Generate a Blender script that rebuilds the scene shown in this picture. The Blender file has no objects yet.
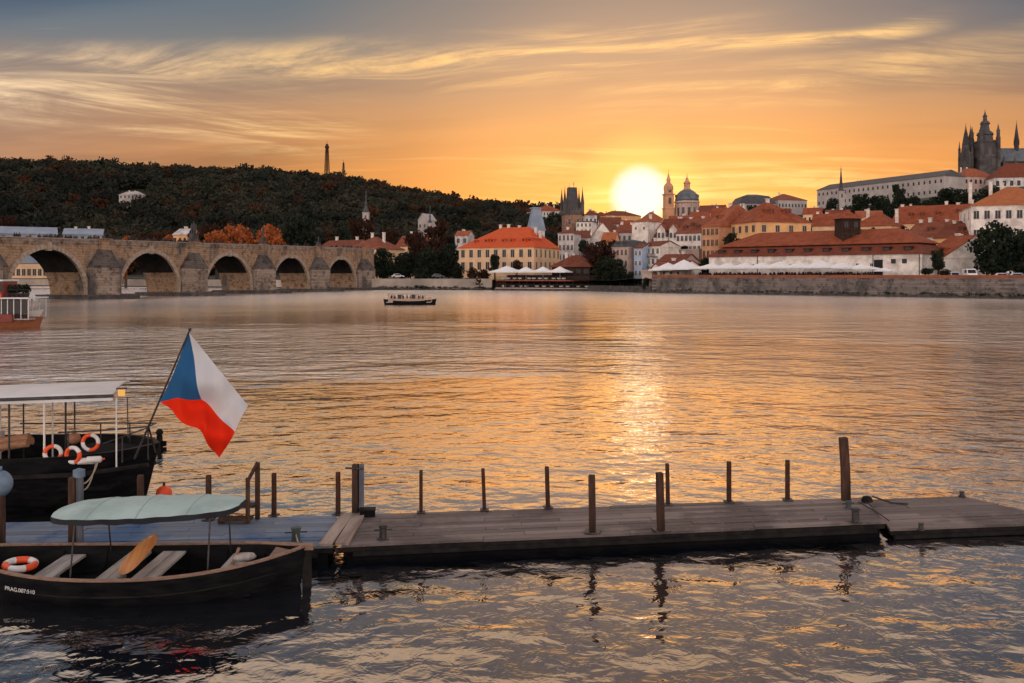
import bpy, math, random
import numpy as np
from mathutils import Vector, Matrix

# ------------------------------------------------------------------ camera, sky, sun
S = bpy.context.scene
F, HOR, CAMZ = 900.0, 275.0, 5.0          # focal length in px, horizon row, eye height in metres
cam_d = bpy.data.cameras.new("camera"); cam = bpy.data.objects.new("camera", cam_d)
S.collection.objects.link(cam); S.camera = cam
cam.location = (0, 0, CAMZ); cam.rotation_euler = (math.radians(90), 0, 0)
cam_d.sensor_width = 36; cam_d.lens = F / 1024 * 36
cam_d.shift_y = -(341.5 - HOR) / 1024
cam_d.clip_start = 0.1; cam_d.clip_end = 30000

SUN_AZ, SUN_EL = math.radians(8.1), math.radians(5.0)
sunv = Vector((math.sin(SUN_AZ) * math.cos(SUN_EL), math.cos(SUN_AZ) * math.cos(SUN_EL), math.sin(SUN_EL)))
sl = bpy.data.lights.new("sun", 'SUN'); so = bpy.data.objects.new("sun", sl); S.collection.objects.link(so)
sl.energy = 0.004; sl.angle = math.radians(3.2); sl.color = (1.0, 0.62, 0.30)
so.rotation_euler = sunv.to_track_quat('Z', 'Y').to_euler()

S.view_settings.view_transform = 'Standard'; S.view_settings.look = 'None'
S.view_settings.exposure = 0.16; S.view_settings.gamma = 1.0; S.view_settings.use_curve_mapping = False
S.render.engine = 'CYCLES'
S.cycles.max_bounces = 5; S.cycles.diffuse_bounces = 2; S.cycles.glossy_bounces = 3
S.cycles.transmission_bounces = 3; S.cycles.transparent_max_bounces = 6
S.cycles.use_denoising = True
S.cycles.caustics_reflective = False; S.cycles.caustics_refractive = False

class NT:
    """small helper to write node trees"""
    def __init__(s, tree): s.t = tree; s.n = tree.nodes; s.l = tree.links
    def new(s, typ, **kw):
        n = s.n.new(typ)
        for k, v in kw.items(): setattr(n, k, v)
        return n
    def put(s, sock, v):
        if isinstance(v, bpy.types.NodeSocket): s.l.new(v, sock)
        elif v is not None: sock.default_value = v
    def m(s, op, a, b=None, c=None, clamp=False):
        n = s.new('ShaderNodeMath', operation=op); n.use_clamp = clamp
        s.put(n.inputs[0], a); s.put(n.inputs[1], b)
        if c is not None: s.put(n.inputs[2], c)
        return n.outputs[0]
    def vm(s, op, a, b=None, out=0):
        n = s.new('ShaderNodeVectorMath', operation=op); s.put(n.inputs[0], a); s.put(n.inputs[1], b)
        return n.outputs['Value'] if op in ('DOT_PRODUCT', 'LENGTH') else n.outputs[0]
    def ramp(s, fac, stops, interp='LINEAR'):
        n = s.new('ShaderNodeValToRGB'); cr = n.color_ramp; cr.interpolation = interp
        while len(cr.elements) < len(stops): cr.elements.new(0.5)
        for e, (p, c) in zip(cr.elements, stops):
            e.position = p; e.color = (c, c, c, 1) if isinstance(c, (int, float)) else (*c, 1)
        s.put(n.inputs[0], fac); return n.outputs[0]
    def mix(s, fac, a, b, blend='MIX'):
        n = s.new('ShaderNodeMix', data_type='RGBA', blend_type=blend); n.clamp_factor = True
        s.put(n.inputs[0], fac)
        for i, v in ((6, a), (7, b)):
            if isinstance(v, tuple) and len(v) == 3: v = (*v, 1)
            s.put(n.inputs[i], v)
        return n.outputs[2]
    def smooth(s, x, a, b, lo=0.0, hi=1.0):
        n = s.new('ShaderNodeMapRange', interpolation_type='SMOOTHSTEP')
        s.put(n.inputs[0], x)
        for i, v in zip((1, 2, 3, 4), (a, b, lo, hi)): n.inputs[i].default_value = v
        return n.outputs[0]
    def noise(s, vec, scale, detail=4, rough=0.5, dist=0.0):
        n = s.new('ShaderNodeTexNoise'); s.put(n.inputs['Vector'], vec)
        n.inputs['Scale'].default_value = scale; n.inputs['Detail'].default_value = detail
        n.inputs['Roughness'].default_value = rough; n.inputs['Distortion'].default_value = dist
        return n.outputs[0]
    def mapping(s, vec, scale=(1, 1, 1), rot=(0, 0, 0), loc=(0, 0, 0)):
        n = s.new('ShaderNodeMapping'); s.put(n.inputs[0], vec)
        n.inputs['Scale'].default_value = scale; n.inputs['Rotation'].default_value = rot
        n.inputs['Location'].default_value = loc
        return n.outputs[0]

world = bpy.data.worlds.new("World"); S.world = world; world.use_nodes = True
W = NT(world.node_tree); W.n.clear()
d = W.new('ShaderNodeTexCoord').outputs['Generated']
sep = W.new('ShaderNodeSeparateXYZ'); W.put(sep.inputs[0], d)
dx, dy, dz = sep.outputs
el = W.m('MAXIMUM', dz, 0.0)
sd = W.vm('DOT_PRODUCT', d, tuple(sunv))
warm = W.ramp(el, [(0, (.86, .295, .040)), (.06, (.83, .30, .048)), (.115, (.73, .275, .066)), (.16, (.54, .25, .10)), (.20, (.35, .22, .145)),
                   (.24, (.22, .195, .175)), (.265, (.165, .17, .175)), (.29, (.13, .155, .17)), (.405, (.42, .36, .38)), (.48, (1.95, 1.22, .66)), (.66, (1.35, 1.0, .78)), (.85, (.40, .39, .42)), (1, (.20, .25, .34))])  # high bright band lies out of view, added to lighten the water
cool = W.ramp(el, [(0, (.60, .27, .12)), (.10, (.47, .245, .135)), (.16, (.33, .22, .165)), (.21, (.235, .195, .18)), (.235, (.145, .175, .205)),
                   (.265, (.095, .15, .205)), (.29, (.085, .145, .205)), (.405, (.36, .38, .44)), (.48, (1.8, 1.42, 1.12)), (.66, (1.25, 1.05, .95)), (.85, (.38, .38, .42)), (1, (.20, .25, .34))])  # same unseen bright band, added for the river to reflect
base = W.mix(W.smooth(sd, .72, .99), cool, warm)
# cirrus: fibrous noise on a high cloud plane seen in perspective
inv = W.m('DIVIDE', 1.0, W.m('ADD', el, 0.13))
cx = W.m('MULTIPLY', dx, inv); cy = W.m('MULTIPLY', dy, inv)
comb = W.new('ShaderNodeCombineXYZ'); W.put(comb.inputs[0], cx); W.put(comb.inputs[1], cy)
q = comb.outputs[0]
def warped(vec, sc, amp, loc):
    wn = W.new('ShaderNodeTexNoise'); W.put(wn.inputs['Vector'], W.mapping(vec, (1, 1, 1), (0, 0, 0), loc)); wn.inputs['Scale'].default_value = sc; wn.inputs['Detail'].default_value = 2
    o = W.vm('SCALE', W.vm('SUBTRACT', wn.outputs[1], (.5, .5, .5))); o.node.inputs['Scale'].default_value = amp
    return W.vm('ADD', vec, o)
q2 = warped(q, .75, .55, (0, 0, 0))
q3 = warped(q2, 1.6, .07, (5, 1, 0))
def fib(rot, sx, sy, loc, det=8, rough=.58, vec=None):
    r_ = W.mapping(vec or q3, (1, 1, 1), (0, 0, math.radians(rot)))
    return W.noise(W.mapping(r_, (sx, sy, 1), (0, 0, 0), loc), 1.0, det, rough, .15)
fibre = W.mix(W.smooth(W.noise(q2, .8, 2), .42, .58), fib(13, .75, 5.5, (1.7, 3.0, 0), 9, .68), fib(-5, .6, 6.5, (6.7, 1.0, 0), 9, .68))
fibre2 = fib(-34, .8, 4.5, (4.7, 9.0, 0), 9, .68)
leftside = W.smooth(dx, -.05, -.40)
fibre3 = fib(34, .8, 4.6, (2.2, 6.1, 0), 9, .70)
fb_ = W.mix(W.m('MULTIPLY', leftside, .85), fibre, W.mix(W.smooth(el, .185, .215), fibre2, fibre3))
sepq = W.new('ShaderNodeSeparateXYZ'); W.put(sepq.inputs[0], fib(0, .8, 1.2, (3, 3, 0), 3, .5).node.outputs[1])
lump = W.m('MULTIPLY', W.m('SUBTRACT', sepq.outputs[0], .5), .065)       # uneven height of the cloud banks
def bank(e0, slope, half, xa, xb, xc, xd):
    c = W.m('ADD', W.m('ADD', W.m('MULTIPLY', dx, slope), e0), lump)
    v = W.smooth(W.m('ABSOLUTE', W.m('SUBTRACT', el, c)), half, half * .12)
    return W.m('MULTIPLY', v, W.m('MULTIPLY', W.smooth(dx, xa, xb), W.smooth(dx, xd, xc)))
b1 = bank(.233, .085, .038, -.9, -.5, .10, .30)
b2 = bank(.135, -.085, .040, -.9, -.5, -.28, -.10)
b3 = bank(.236, .02, .014, .06, .16, .36, .44)
b4 = W.m('MULTIPLY', bank(.105, -.03, .05, -.1, .1, .3, .5), .7)
b5 = W.m('MULTIPLY', bank(.185, .06, .03, .05, .15, .4, .6), .6)
allb = W.m('MAXIMUM', W.m('MAXIMUM', b1, b2), W.m('MAXIMUM', b3, W.m('MAXIMUM', b4, b5)))
bands = fib(-9, .42, 1.45, (2.3, 5.1, 0), 5, .5)
allb = W.m('MAXIMUM', allb, W.m('MULTIPLY', W.smooth(bands, .50, .70), W.m('MULTIPLY', .8, W.smooth(el, .28, .45))))
tuft = W.noise(W.mapping(q2, (1.6, 2.6, 1), (0, 0, .4), (9, 3, 0)), 1.0, 8, .66, .4)
dens = W.m('MULTIPLY', W.m('MULTIPLY', allb, W.smooth(fb_, .42, .62, .05, 1.0)), W.smooth(tuft, .36, .56, .22, 1.0))
wisps = W.m('MULTIPLY', W.smooth(fib(3, .34, 3.8, (8.1, 2.4, 0), 8, .62), .56, .74), W.smooth(el, .30, .22, 0, .60))
dens = W.m('MAXIMUM', dens, wisps)
dark = fib(4, .30, 1.15, (11, 4, 0), 5, .52, q2)
base = W.mix(W.m('MULTIPLY', W.smooth(dark, .42, .58), W.smooth(sd, .997, .90, .25, .95)), base, W.mix(1.0, base, (.60, .64, .78), 'MULTIPLY'))
lit = W.mix(W.smooth(sd, .75, .99), (.93, .66, .41), (1.0, .60, .22))
sky_c = W.mix(W.m('MULTIPLY', dens, .95), base, lit)
# unseen sky behind the viewer, brightened to fill the facades
back = W.ramp(el, [(0, (2.8, 2.25, 1.95)), (.25, (2.2, 1.85, 1.70)), (.55, (.60, .56, .62)), (1, (.22, .27, .36))])
sky_c = W.mix(W.smooth(sd, .35, -.4), sky_c, back)
# the sun seen through haze, with its aureole
gl = W.m('ADD', W.m('MULTIPLY', W.smooth(sd, .9965, .9998), .40), W.m('ADD', W.m('MULTIPLY', W.smooth(sd, .96, 1.0), .20), W.m('MULTIPLY', W.smooth(sd, .90, .995), .19)))
sky_c = W.mix(1.0, sky_c, W.mix(1.0, (1.0, .43, .085), gl, 'MULTIPLY'), 'ADD')
disc = W.smooth(sd, .99928, .99986)
sky_c = W.mix(disc, sky_c, (1.08, 1.0, .84))
nish = W.new('ShaderNodeTexSky', sky_type='NISHITA'); nish.sun_disc = False
nish.sun_elevation = SUN_EL; nish.sun_rotation = SUN_AZ
bg1 = W.new('ShaderNodeBackground'); W.put(bg1.inputs[0], sky_c); bg1.inputs[1].default_value = 0.97
bg2 = W.new('ShaderNodeBackground'); W.put(bg2.inputs[0], W.mix(1.0, nish.outputs[0], (.07, .07, .07), 'MULTIPLY')); bg2.inputs[1].default_value = 0.05
ad = W.new('ShaderNodeAddShader'); W.put(ad.inputs[0], bg1.outputs[0]); W.put(ad.inputs[1], bg2.outputs[0])
wo = W.new('ShaderNodeOutputWorld'); W.put(wo.inputs[0], ad.outputs[0])

# ------------------------------------------------------------------ materials
def mat(name):
    m = bpy.data.materials.new(name); m.use_nodes = True
    t = NT(m.node_tree); t.n.clear()
    o = t.new('ShaderNodeOutputMaterial')
    return m, t, o
def pbr(name, c1, c2=None, scale=1.0, rough=.8, metal=0.0, bump=0.0, stretch=(1, 1, 1), c3=None, scale3=.15, lo=.35, hi=.65, spec=.3, coord='Object'):
    m, t, o = mat(name)
    b = t.new('ShaderNodeBsdfPrincipled'); t.put(o.inputs[0], b.outputs[0])
    co = t.new('ShaderNodeTexCoord').outputs['Object'] if coord == 'Object' else t.new('ShaderNodeNewGeometry').outputs['Position']
    co = t.mapping(co, stretch)
    col = (*c1, 1)
    if c2 is not None:
        n = t.noise(co, scale, 6, .6)
        col = t.mix(t.smooth(n, lo, hi), c1, c2)
        if bump:
            bp = t.new('ShaderNodeBump'); bp.inputs['Strength'].default_value = 1; bp.inputs['Distance'].default_value = bump
            t.put(bp.inputs['Height'], n); t.put(b.inputs['Normal'], bp.outputs[0])
    if c3 is not None:
        n3 = t.noise(co, scale3, 4, .55)
        col = t.mix(t.smooth(n3, .42, .68), col, c3)
    t.put(b.inputs['Base Color'], col)
    b.inputs['Roughness'].default_value = rough; b.inputs['Metallic'].default_value = metal
    b.inputs['Specular IOR Level'].default_value = spec
    return m
def blocks(name, c1, c2, mortar, w, h, c3=None, rough=.9, msize=.03, bump=.03, axis='XZ'):
    """coursed masonry: brick texture on the vertical faces"""
    m, t, o = mat(name)
    b = t.new('ShaderNodeBsdfPrincipled'); t.put(o.inputs[0], b.outputs[0])
    co = t.new('ShaderNodeTexCoord').outputs['Object']
    sp = t.new('ShaderNodeSeparateXYZ'); t.put(sp.inputs[0], co)
    cb = t.new('ShaderNodeCombineXYZ'); t.put(cb.inputs[0], t.m('ADD', sp.outputs[0], sp.outputs[1])); t.put(cb.inputs[1], sp.outputs[2])
    br = t.new('ShaderNodeTexBrick'); t.put(br.inputs['Vector'], cb.outputs[0])
    br.inputs['Color1'].default_value = (*c1, 1); br.inputs['Color2'].default_value = (*c2, 1); br.inputs['Mortar'].default_value = (*mortar, 1)
    br.inputs['Scale'].default_value = 1; br.inputs['Brick Width'].default_value = w; br.inputs['Row Height'].default_value = h
    br.inputs['Mortar Size'].default_value = msize; br.inputs['Bias'].default_value = -.1
    n = t.noise(co, .35, 6, .62)
    col = t.mix(.42, br.outputs[0], t.ramp(n, [(.3, tuple(.55 * v for v in c2)), (.5, c1), (.72, c2)]))
    if c3 is not None:
        n3 = t.noise(t.mapping(co, (1, 1, .55)), .16, 5, .6)
        col = t.mix(t.smooth(n3, .50, .66), col, c3)
    n4 = t.noise(co, .75, 6, .72)
    col = t.mix(t.smooth(n4, .47, .66), col, t.mix(1.0, col, (.36, .34, .34), 'MULTIPLY'))
    t.put(b.inputs['Base Color'], col); b.inputs['Roughness'].default_value = rough; b.inputs['Specular IOR Level'].default_value = .15
    if bump:
        bp = t.new('ShaderNodeBump'); bp.inputs['Distance'].default_value = bump; t.put(bp.inputs['Height'], t.m('ADD', br.outputs[1], n4)); t.put(b.inputs['Normal'], bp.outputs[0])
    return m
def leafmat(name, c1, c2, scale, tr=.25):
    m, t, o = mat(name)
    co = t.new('ShaderNodeNewGeometry').outputs['Position']
    n = t.noise(co, scale, 3, .6)
    col = t.mix(t.smooth(n, .38, .64), c1, c2)
    a = t.new('ShaderNodeBsdfDiffuse'); t.put(a.inputs[0], col)
    b = t.new('ShaderNodeBsdfTranslucent'); t.put(b.inputs[0], col)
    x = t.new('ShaderNodeMixShader'); x.inputs[0].default_value = tr; t.put(x.inputs[1], a.outputs[0]); t.put(x.inputs[2], b.outputs[0])
    t.put(o.inputs[0], x.outputs[0]); return m
def tiles(name, c1, c2, row=.9):
    m, t, o = mat(name)
    b = t.new('ShaderNodeBsdfPrincipled'); t.put(o.inputs[0], b.outputs[0])
    co = t.new('ShaderNodeTexCoord').outputs['Object']
    n = t.noise(co, .5, 6, .65); n2 = t.noise(co, 3.2, 3, .6)
    col = t.mix(t.smooth(n, .32, .68), c1, c2)
    col = t.mix(t.smooth(n2, .45, .75), col, t.mix(1.0, col, (.50, .48, .48), 'MULTIPLY'))
    wv = t.new('ShaderNodeTexWave'); wv.bands_direction = 'Z'; t.put(wv.inputs[0], co); wv.inputs['Scale'].default_value = row; wv.inputs['Distortion'].default_value = .6
    col = t.mix(t.m('MULTIPLY', wv.outputs[1], .22), col, t.mix(1.0, col, (.5, .45, .45), 'MULTIPLY'))
    t.put(b.inputs['Base Color'], col); b.inputs['Roughness'].default_value = .85; b.inputs['Specular IOR Level'].default_value = .15
    return m

M = {}
M['stone'] = blocks('bridge_stone', (.345, .215, .13), (.45, .31, .21), (.13, .095, .07), 1.5, .55, c3=(.14, .12, .105))
M['stone2'] = blocks('pier_stone', (.27, .20, .155), (.41, .32, .25), (.11, .085, .07), 1.4, .55, c3=(.095, .08, .072))
M['brown_stone'] = blocks('brown_tower_stone', (.30, .17, .12), (.38, .23, .165), (.12, .08, .065), 1.6, .7, c3=(.14, .09, .075))
M['vault_shade'] = pbr('shaded_vault_stone', (.014, .012, .012), (.03, .025, .022), .5, .95, spec=.1)  # near-black colour stands in for the deep shade inside the arches
M['cap'] = blocks('stained_cap_stone', (.11, .09, .078), (.17, .14, .12), (.045, .04, .035), 1.2, .5, c3=(.05, .044, .04))
M['ring'] = pbr('arch_stone', (.30, .22, .16), (.42, .33, .25), 1.1, .9, bump=.02)
M['dark_stone'] = pbr('wet_stone', (.045, .040, .040), (.10, .085, .075), .8, .8, bump=.03)
M['quay'] = blocks('quay_stone', (.20, .165, .145), (.31, .26, .23), (.09, .075, .068), 1.2, .45, c3=(.10, .088, .08))
M['quay_pale'] = pbr('quay_render', (.52, .43, .35), (.42, .34, .28), .35, .9, c3=(.30, .25, .21), scale3=.1)
M['brickred'] = pbr('brick_red', (.36, .115, .055), (.26, .085, .05), 2.0, .9, c3=(.20, .075, .05), scale3=.4)
M['dirt'] = pbr('earth', (.028, .032, .018), (.045, .040, .026), .05, 1, coord='w')
M['white'] = pbr('white_plaster', (.82, .74, .66), (.70, .62, .55), .7, .9, c3=(.50, .43, .38), scale3=.35)
M['white2'] = pbr('grey_white_plaster', (.60, .56, .54), (.48, .44, .42), .6, .9, c3=(.34, .31, .295), scale3=.3)
M['cream'] = pbr('cream_plaster', (.78, .52, .30), (.68, .44, .26), .7, .9, c3=(.60, .39, .235), scale3=.2)
M['yellow'] = pbr('yellow_plaster', (.80, .45, .19), (.70, .39, .17), .6, .9, c3=(.60, .34, .16), scale3=.2)
M['ochre'] = pbr('ochre_plaster', (.62, .32, .17), (.54, .28, .15), .7, .9, c3=(.42, .22, .13), scale3=.2)
M['pink'] = pbr('pinkish_plaster', (.55, .40, .33), (.46, .34, .29), .6, .9, c3=(.36, .27, .23), scale3=.2)
M['blue'] = pbr('light_blue_plaster', (.40, .48, .60), (.34, .42, .54), .7, .9)
M['orange'] = pbr('orange_plaster_sun_tint', (.70, .36, .15), (.60, .31, .14), .7, .9)
M['castle'] = pbr('castle_plaster', (.42, .37, .34), (.34, .30, .28), .2, .9, c3=(.28, .25, .24), scale3=.06)
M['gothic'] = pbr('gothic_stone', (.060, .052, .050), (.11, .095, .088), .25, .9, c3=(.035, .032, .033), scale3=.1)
M['copper'] = pbr('slate_blue', (.085, .095, .105), (.13, .14, .15), .3, .6)
M['slate'] = pbr('dark_slate', (.045, .045, .05), (.075, .07, .07), .5, .7)
M['slateblue'] = pbr('grey_blue_roof', (.17, .21, .27), (.24, .28, .34), .25, .6)
M['roof'] = tiles('red_tiles', (.235, .055, .024), (.34, .090, .038))
M['roofbright'] = tiles('bright_red_tiles', (.66, .085, .024), (.58, .12, .038))
M['roofdark'] = tiles('dark_red_tiles', (.15, .042, .025), (.22, .065, .034))
M['roof2'] = tiles('old_red_tiles', (.19, .055, .030), (.29, .095, .050))
M['roof3'] = tiles('faded_red_tiles', (.29, .075, .033), (.38, .125, .060))
M['boatpeach'] = pbr('varnished_cabin', (.46, .32, .23), (.38, .26, .19), 1, .5)
M['rooforange'] = tiles('orange_tiles', (.46, .15, .055), (.38, .12, .048))
M['glass'] = pbr('window_glass', (.022, .020, .022), rough=.35, spec=.25)
M['frame'] = pbr('window_frame', (.50, .42, .34), (.40, .33, .27), 3, .8)
M['dark'] = pbr('dark_opening', (.018, .017, .018), rough=.9)
M['timber'] = pbr('dark_timber', (.030, .018, .015), (.055, .030, .022), 1.5, .9, spec=.1)
M['chim'] = pbr('chimney_render', (.72, .66, .58), (.55, .48, .42), 1, .9)
M['canvas'] = pbr('white_canvas', (.82, .80, .77), (.74, .71, .68), .8, .8)
M['leafdark'] = leafmat('leaf_dark_green', (.017, .024, .017), (.036, .046, .028), .35)
M['leafgreen'] = leafmat('leaf_green', (.032, .038, .020), (.060, .058, .028), .35)
M['leafred'] = leafmat('leaf_dark_red', (.034, .020, .015), (.066, .032, .021), .35)
M['leaforange'] = leafmat('leaf_autumn_orange', (.34, .090, .030), (.44, .145, .05), .35)
M['forest'] = leafmat('leaf_wood', (.021, .025, .021), (.054, .052, .037), .020)
M['forestred'] = leafmat('leaf_wood_red', (.070, .030, .017), (.040, .028, .019), .05)
M['bark'] = pbr('bark', (.05, .04, .032), (.08, .06, .05), 2, .95)
def boards(name, c1, c2, c3, fleck):
    m, t, o = mat(name); b = t.new('ShaderNodeBsdfPrincipled'); t.put(o.inputs[0], b.outputs[0])
    co = t.new('ShaderNodeTexCoord').outputs['Object']; rnd = t.new('ShaderNodeNewGeometry').outputs['Random Per Island']
    gr = t.noise(t.mapping(co, (.8, 14, 10)), 1.4, 6, .65)
    col = t.mix(t.m('ADD', t.m('MULTIPLY', rnd, .65), t.m('MULTIPLY', t.smooth(gr, .3, .7), .35)), c1, c2)
    col = t.mix(t.smooth(t.noise(co, .6, 5, .65), .47, .64), col, c3)
    fl_ = t.m('MULTIPLY', t.smooth(t.noise(t.mapping(co, (3, 11, 5)), 2.2, 5, .75), .60, .70), t.smooth(t.noise(co, .9, 3), .42, .6))
    col = t.mix(t.m('MULTIPLY', fl_, .75), col, fleck)
    t.put(b.inputs['Base Color'], col); t.put(b.inputs['Roughness'], t.smooth(gr, .2, .8, .5, .85)); b.inputs['Specular IOR Level'].default_value = .3
    bp = t.new('ShaderNodeBump'); bp.inputs['Distance'].default_value = .005; t.put(bp.inputs['Height'], gr); t.put(b.inputs['Normal'], bp.outputs[0]); return m
M['deck'] = boards('deck_boards', (.055, .042, .040), (.235, .185, .168), (.075, .058, .055), (.42, .37, .34))
M['deckblue'] = boards('deck_boards_blue', (.095, .12, .155), (.20, .235, .285), (.05, .105, .20), (.40, .42, .45))
M['plank'] = pbr('plank_pale', (.30, .22, .17), (.42, .33, .27), 2, .75, stretch=(8, .8, 8), c3=(.2, .14, .11), scale3=1.0)
M['tar'] = pbr('black_tarred_wood', (.004, .004, .005), (.008, .008, .009), 2, .8, spec=.05)
M['rubrail'] = pbr('worn_black_rail', (.008, .0075, .0075), (.020, .017, .015), 4, .7, spec=.1)
M['post'] = pbr('weathered_post', (.045, .024, .017), (.095, .050, .033), 5, .85, stretch=(3, 3, .5), bump=.006, c3=(.018, .013, .011), scale3=1.3, spec=.15)
M['postgrey'] = pbr('grey_post', (.075, .085, .10), (.125, .135, .15), 4, .8, stretch=(3, 3, .5), bump=.006)
M['steel'] = pbr('dark_steel', (.035, .034, .036), (.07, .06, .055), 6, .5, metal=.6)
M['rust'] = pbr('rusty_steel', (.045, .020, .013), (.080, .036, .022), 7, .85, stretch=(2, 2, .6), c3=(.018, .012, .010), scale3=1.5, spec=.15)
M['green'] = pbr('dark_green_iron', (.035, .050, .048), (.06, .075, .07), 8, .6)
M['hullblack'] = pbr('hull_black_paint', (.0035, .0038, .0050), (.007, .007, .0085), 3, .5, stretch=(1, 1, 4), spec=.07, c3=(.012, .0115, .0115), scale3=2.2)
M['hullin'] = pbr('hull_inside_paint', (.005, .006, .008), (.010, .010, .012), 4, .8, spec=.06)
M['gunwale'] = pbr('gunwale_wood', (.17, .10, .07), (.27, .17, .12), 6, .65, stretch=(1, 6, 6))
M['bench'] = pbr('bench_paint', (.36, .32, .29), (.44, .40, .37), 2, .6, stretch=(6, 1, 1), c3=(.24, .21, .19), scale3=1.2)
M['varnish'] = pbr('varnished_wood', (.40, .16, .055), (.52, .24, .085), 3, .32, stretch=(6, 1, 1), spec=.6)
M['tarp'] = pbr('sea_green_canvas', (.33, .43, .395), (.40, .495, .455), 1.2, .75, c3=(.26, .35, .33), scale3=1.4)
M['seam'] = pbr('seam_canvas', (.28, .37, .34), rough=.8)
M['tarpdark'] = pbr('dark_navy_canvas', (.010, .012, .016), (.02, .023, .028), 3, .8)
M['ringred'] = pbr('orange_red_plastic', (.78, .09, .025), rough=.45)
M['ringwhite'] = pbr('white_plastic', (.74, .71, .67), (.62, .59, .55), 5, .5)
M['bluecap'] = pbr('blue_grey_paint', (.10, .15, .21), (.15, .21, .27), 5, .6)
M['rope'] = pbr('pale_rope', (.42, .34, .25), (.30, .24, .18), 30, .9)
M['text'] = pbr('white_paint', (.70, .68, .64), rough=.6)
M['roofwhite'] = pbr('boat_roof_white', (.70, .69, .68), (.60, .59, .58), 1.0, .6)
M['redpaint'] = pbr('red_paint', (.22, .045, .03), (.15, .035, .025), 1.5, .5)
M['hullorange'] = pbr('orange_hull_paint', (.33, .12, .055), (.25, .09, .045), 1, .45)
M['boatwhite'] = pbr('boat_white_paint', (.70, .66, .62), rough=.45)
M['bluecar'] = pbr('pale_blue_car_paint', (.42, .50, .60), rough=.3, spec=.5)
M['darkcar'] = pbr('dark_car_paint', (.04, .045, .055), rough=.3, spec=.5)
M['silvercar'] = pbr('silver_car_paint', (.5, .5, .52), rough=.3, spec=.5)
M['cloth'] = pbr('dark_clothes', (.018, .016, .018), (.09, .055, .05), 1.2, .9, coord='w', lo=.48, hi=.60)
M['matroll'] = pbr('rolled_mats', (.24, .11, .06), (.34, .18, .10), 6, .8, stretch=(1, 8, 8))
m, t, o = mat('amber_sun_glow')
e = t.new('ShaderNodeEmission'); e.inputs[0].default_value = (1, .50, .12, 1); e.inputs[1].default_value = .8; t.put(o.inputs[0], e.outputs[0]); M['amber'] = m  # emission imitates sunlight on a small orange piece
# national flag: three fields drawn by the cloth's own uv
m, t, o = mat('flag_cloth')
uv = t.new('ShaderNodeUVMap'); uv.uv_map = 'UVMap'
sp = t.new('ShaderNodeSeparateXYZ'); t.put(sp.inputs[0], uv.outputs[0])
u_, v_ = sp.outputs[0], sp.outputs[1]
lower = t.m('LESS_THAN', v_, .5)
col = t.mix(lower, (.70, .70, .71), (.93, .040, .014))
tri = t.m('LESS_THAN', u_, t.m('SUBTRACT', .5, t.m('ABSOLUTE', t.m('SUBTRACT', v_, .5))))
col = t.mix(tri, col, (.035, .13, .29))
a = t.new('ShaderNodeBsdfDiffuse'); t.put(a.inputs[0], col); b = t.new('ShaderNodeBsdfTranslucent'); t.put(b.inputs[0], col)
x = t.new('ShaderNodeMixShader'); x.inputs[0].default_value = .35; t.put(x.inputs[1], a.outputs[0]); t.put(x.inputs[2], b.outputs[0]); t.put(o.inputs[0], x.outputs[0])
M['flag'] = m
# river
m, t, o = mat('river_water')
pos = t.new('ShaderNodeNewGeometry').outputs['Position']
big = t.noise(t.mapping(pos, (.016, .030, 1), (0, 0, math.radians(14)), (3.3, .7, 0)), 1, 3, .5, .3)      # wind-ruffled patches
calm = t.smooth(big, .36, .62, .45, 1.15)
def gust(cx_, cy_, rx, ry, amt):                                         # a patch roughened by a gust of wind
    v = t.vm('SUBTRACT', pos, (cx_, cy_, 0)); v = t.vm('MULTIPLY', v, (1 / rx, 1 / ry, 0)); l = t.vm('LENGTH', v)
    return t.smooth(t.m('ADD', l, t.m('MULTIPLY', t.m('SUBTRACT', t.noise(t.mapping(pos, (.04, .09, 1)), 1, 4, .6), .5), 1.3)), 1.05, .55, 0.0, amt)
gusts = t.m('ADD', gust(-24, 66, 34, 30, 1.9), t.m('ADD', gust(48, 100, 46, 44, 1.3), gust(20, 27, 14, 6, .25)))
w1 = t.noise(t.mapping(pos, (.95, 1.15, 1), (0, 0, math.radians(20))), 1.0, 2, .5, .3)
w2 = t.noise(t.mapping(pos, (2.5, 2.9, 1), (0, 0, math.radians(-25)), (3, 9, 0)), 1.0, 3, .55, .5)
w3 = t.noise(t.mapping(pos, (.42, .52, 1), (0, 0, math.radians(-12)), (1, 2, 0)), 1.0, 2, .5, .2)
w4 = t.noise(t.mapping(pos, (.13, .20, 1), (0, 0, math.radians(5)), (4, 2, 0)), 1.0, 3, .55, .3)
spy = t.new('ShaderNodeSeparateXYZ'); t.put(spy.inputs[0], pos)
lee = t.smooth(spy.outputs[1], 14, 26, .62, 1.0)                          # sheltered water in front of the pontoon
small = t.m('MULTIPLY', t.m('ADD', t.m('MULTIPLY', w1, .076), t.m('MULTIPLY', w2, .030)), lee)
hgt = t.m('ADD', small, t.m('ADD', t.m('MULTIPLY', w3, .115), t.m('MULTIPLY', w4, .17)))
hgt = t.m('MULTIPLY', hgt, t.m('ADD', calm, gusts))
bp = t.new('ShaderNodeBump'); bp.inputs['Strength'].default_value = 1; bp.inputs['Distance'].default_value = 1.0
t.put(bp.inputs['Height'], hgt)
gl = t.new('ShaderNodeBsdfGlossy'); spw = t.new('ShaderNodeSeparateXYZ'); t.put(spw.inputs[0], pos); t.put(gl.inputs['Roughness'], t.m('ADD', t.smooth(spw.outputs[1], 12, 60, .04, .10), t.smooth(spw.outputs[1], 60, 220, 0, .15))); gl.inputs[0].default_value = (1, .96, .92, 1)
df = t.new('ShaderNodeBsdfDiffuse'); df.inputs[0].default_value = (.006, .008, .012, 1)
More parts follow.
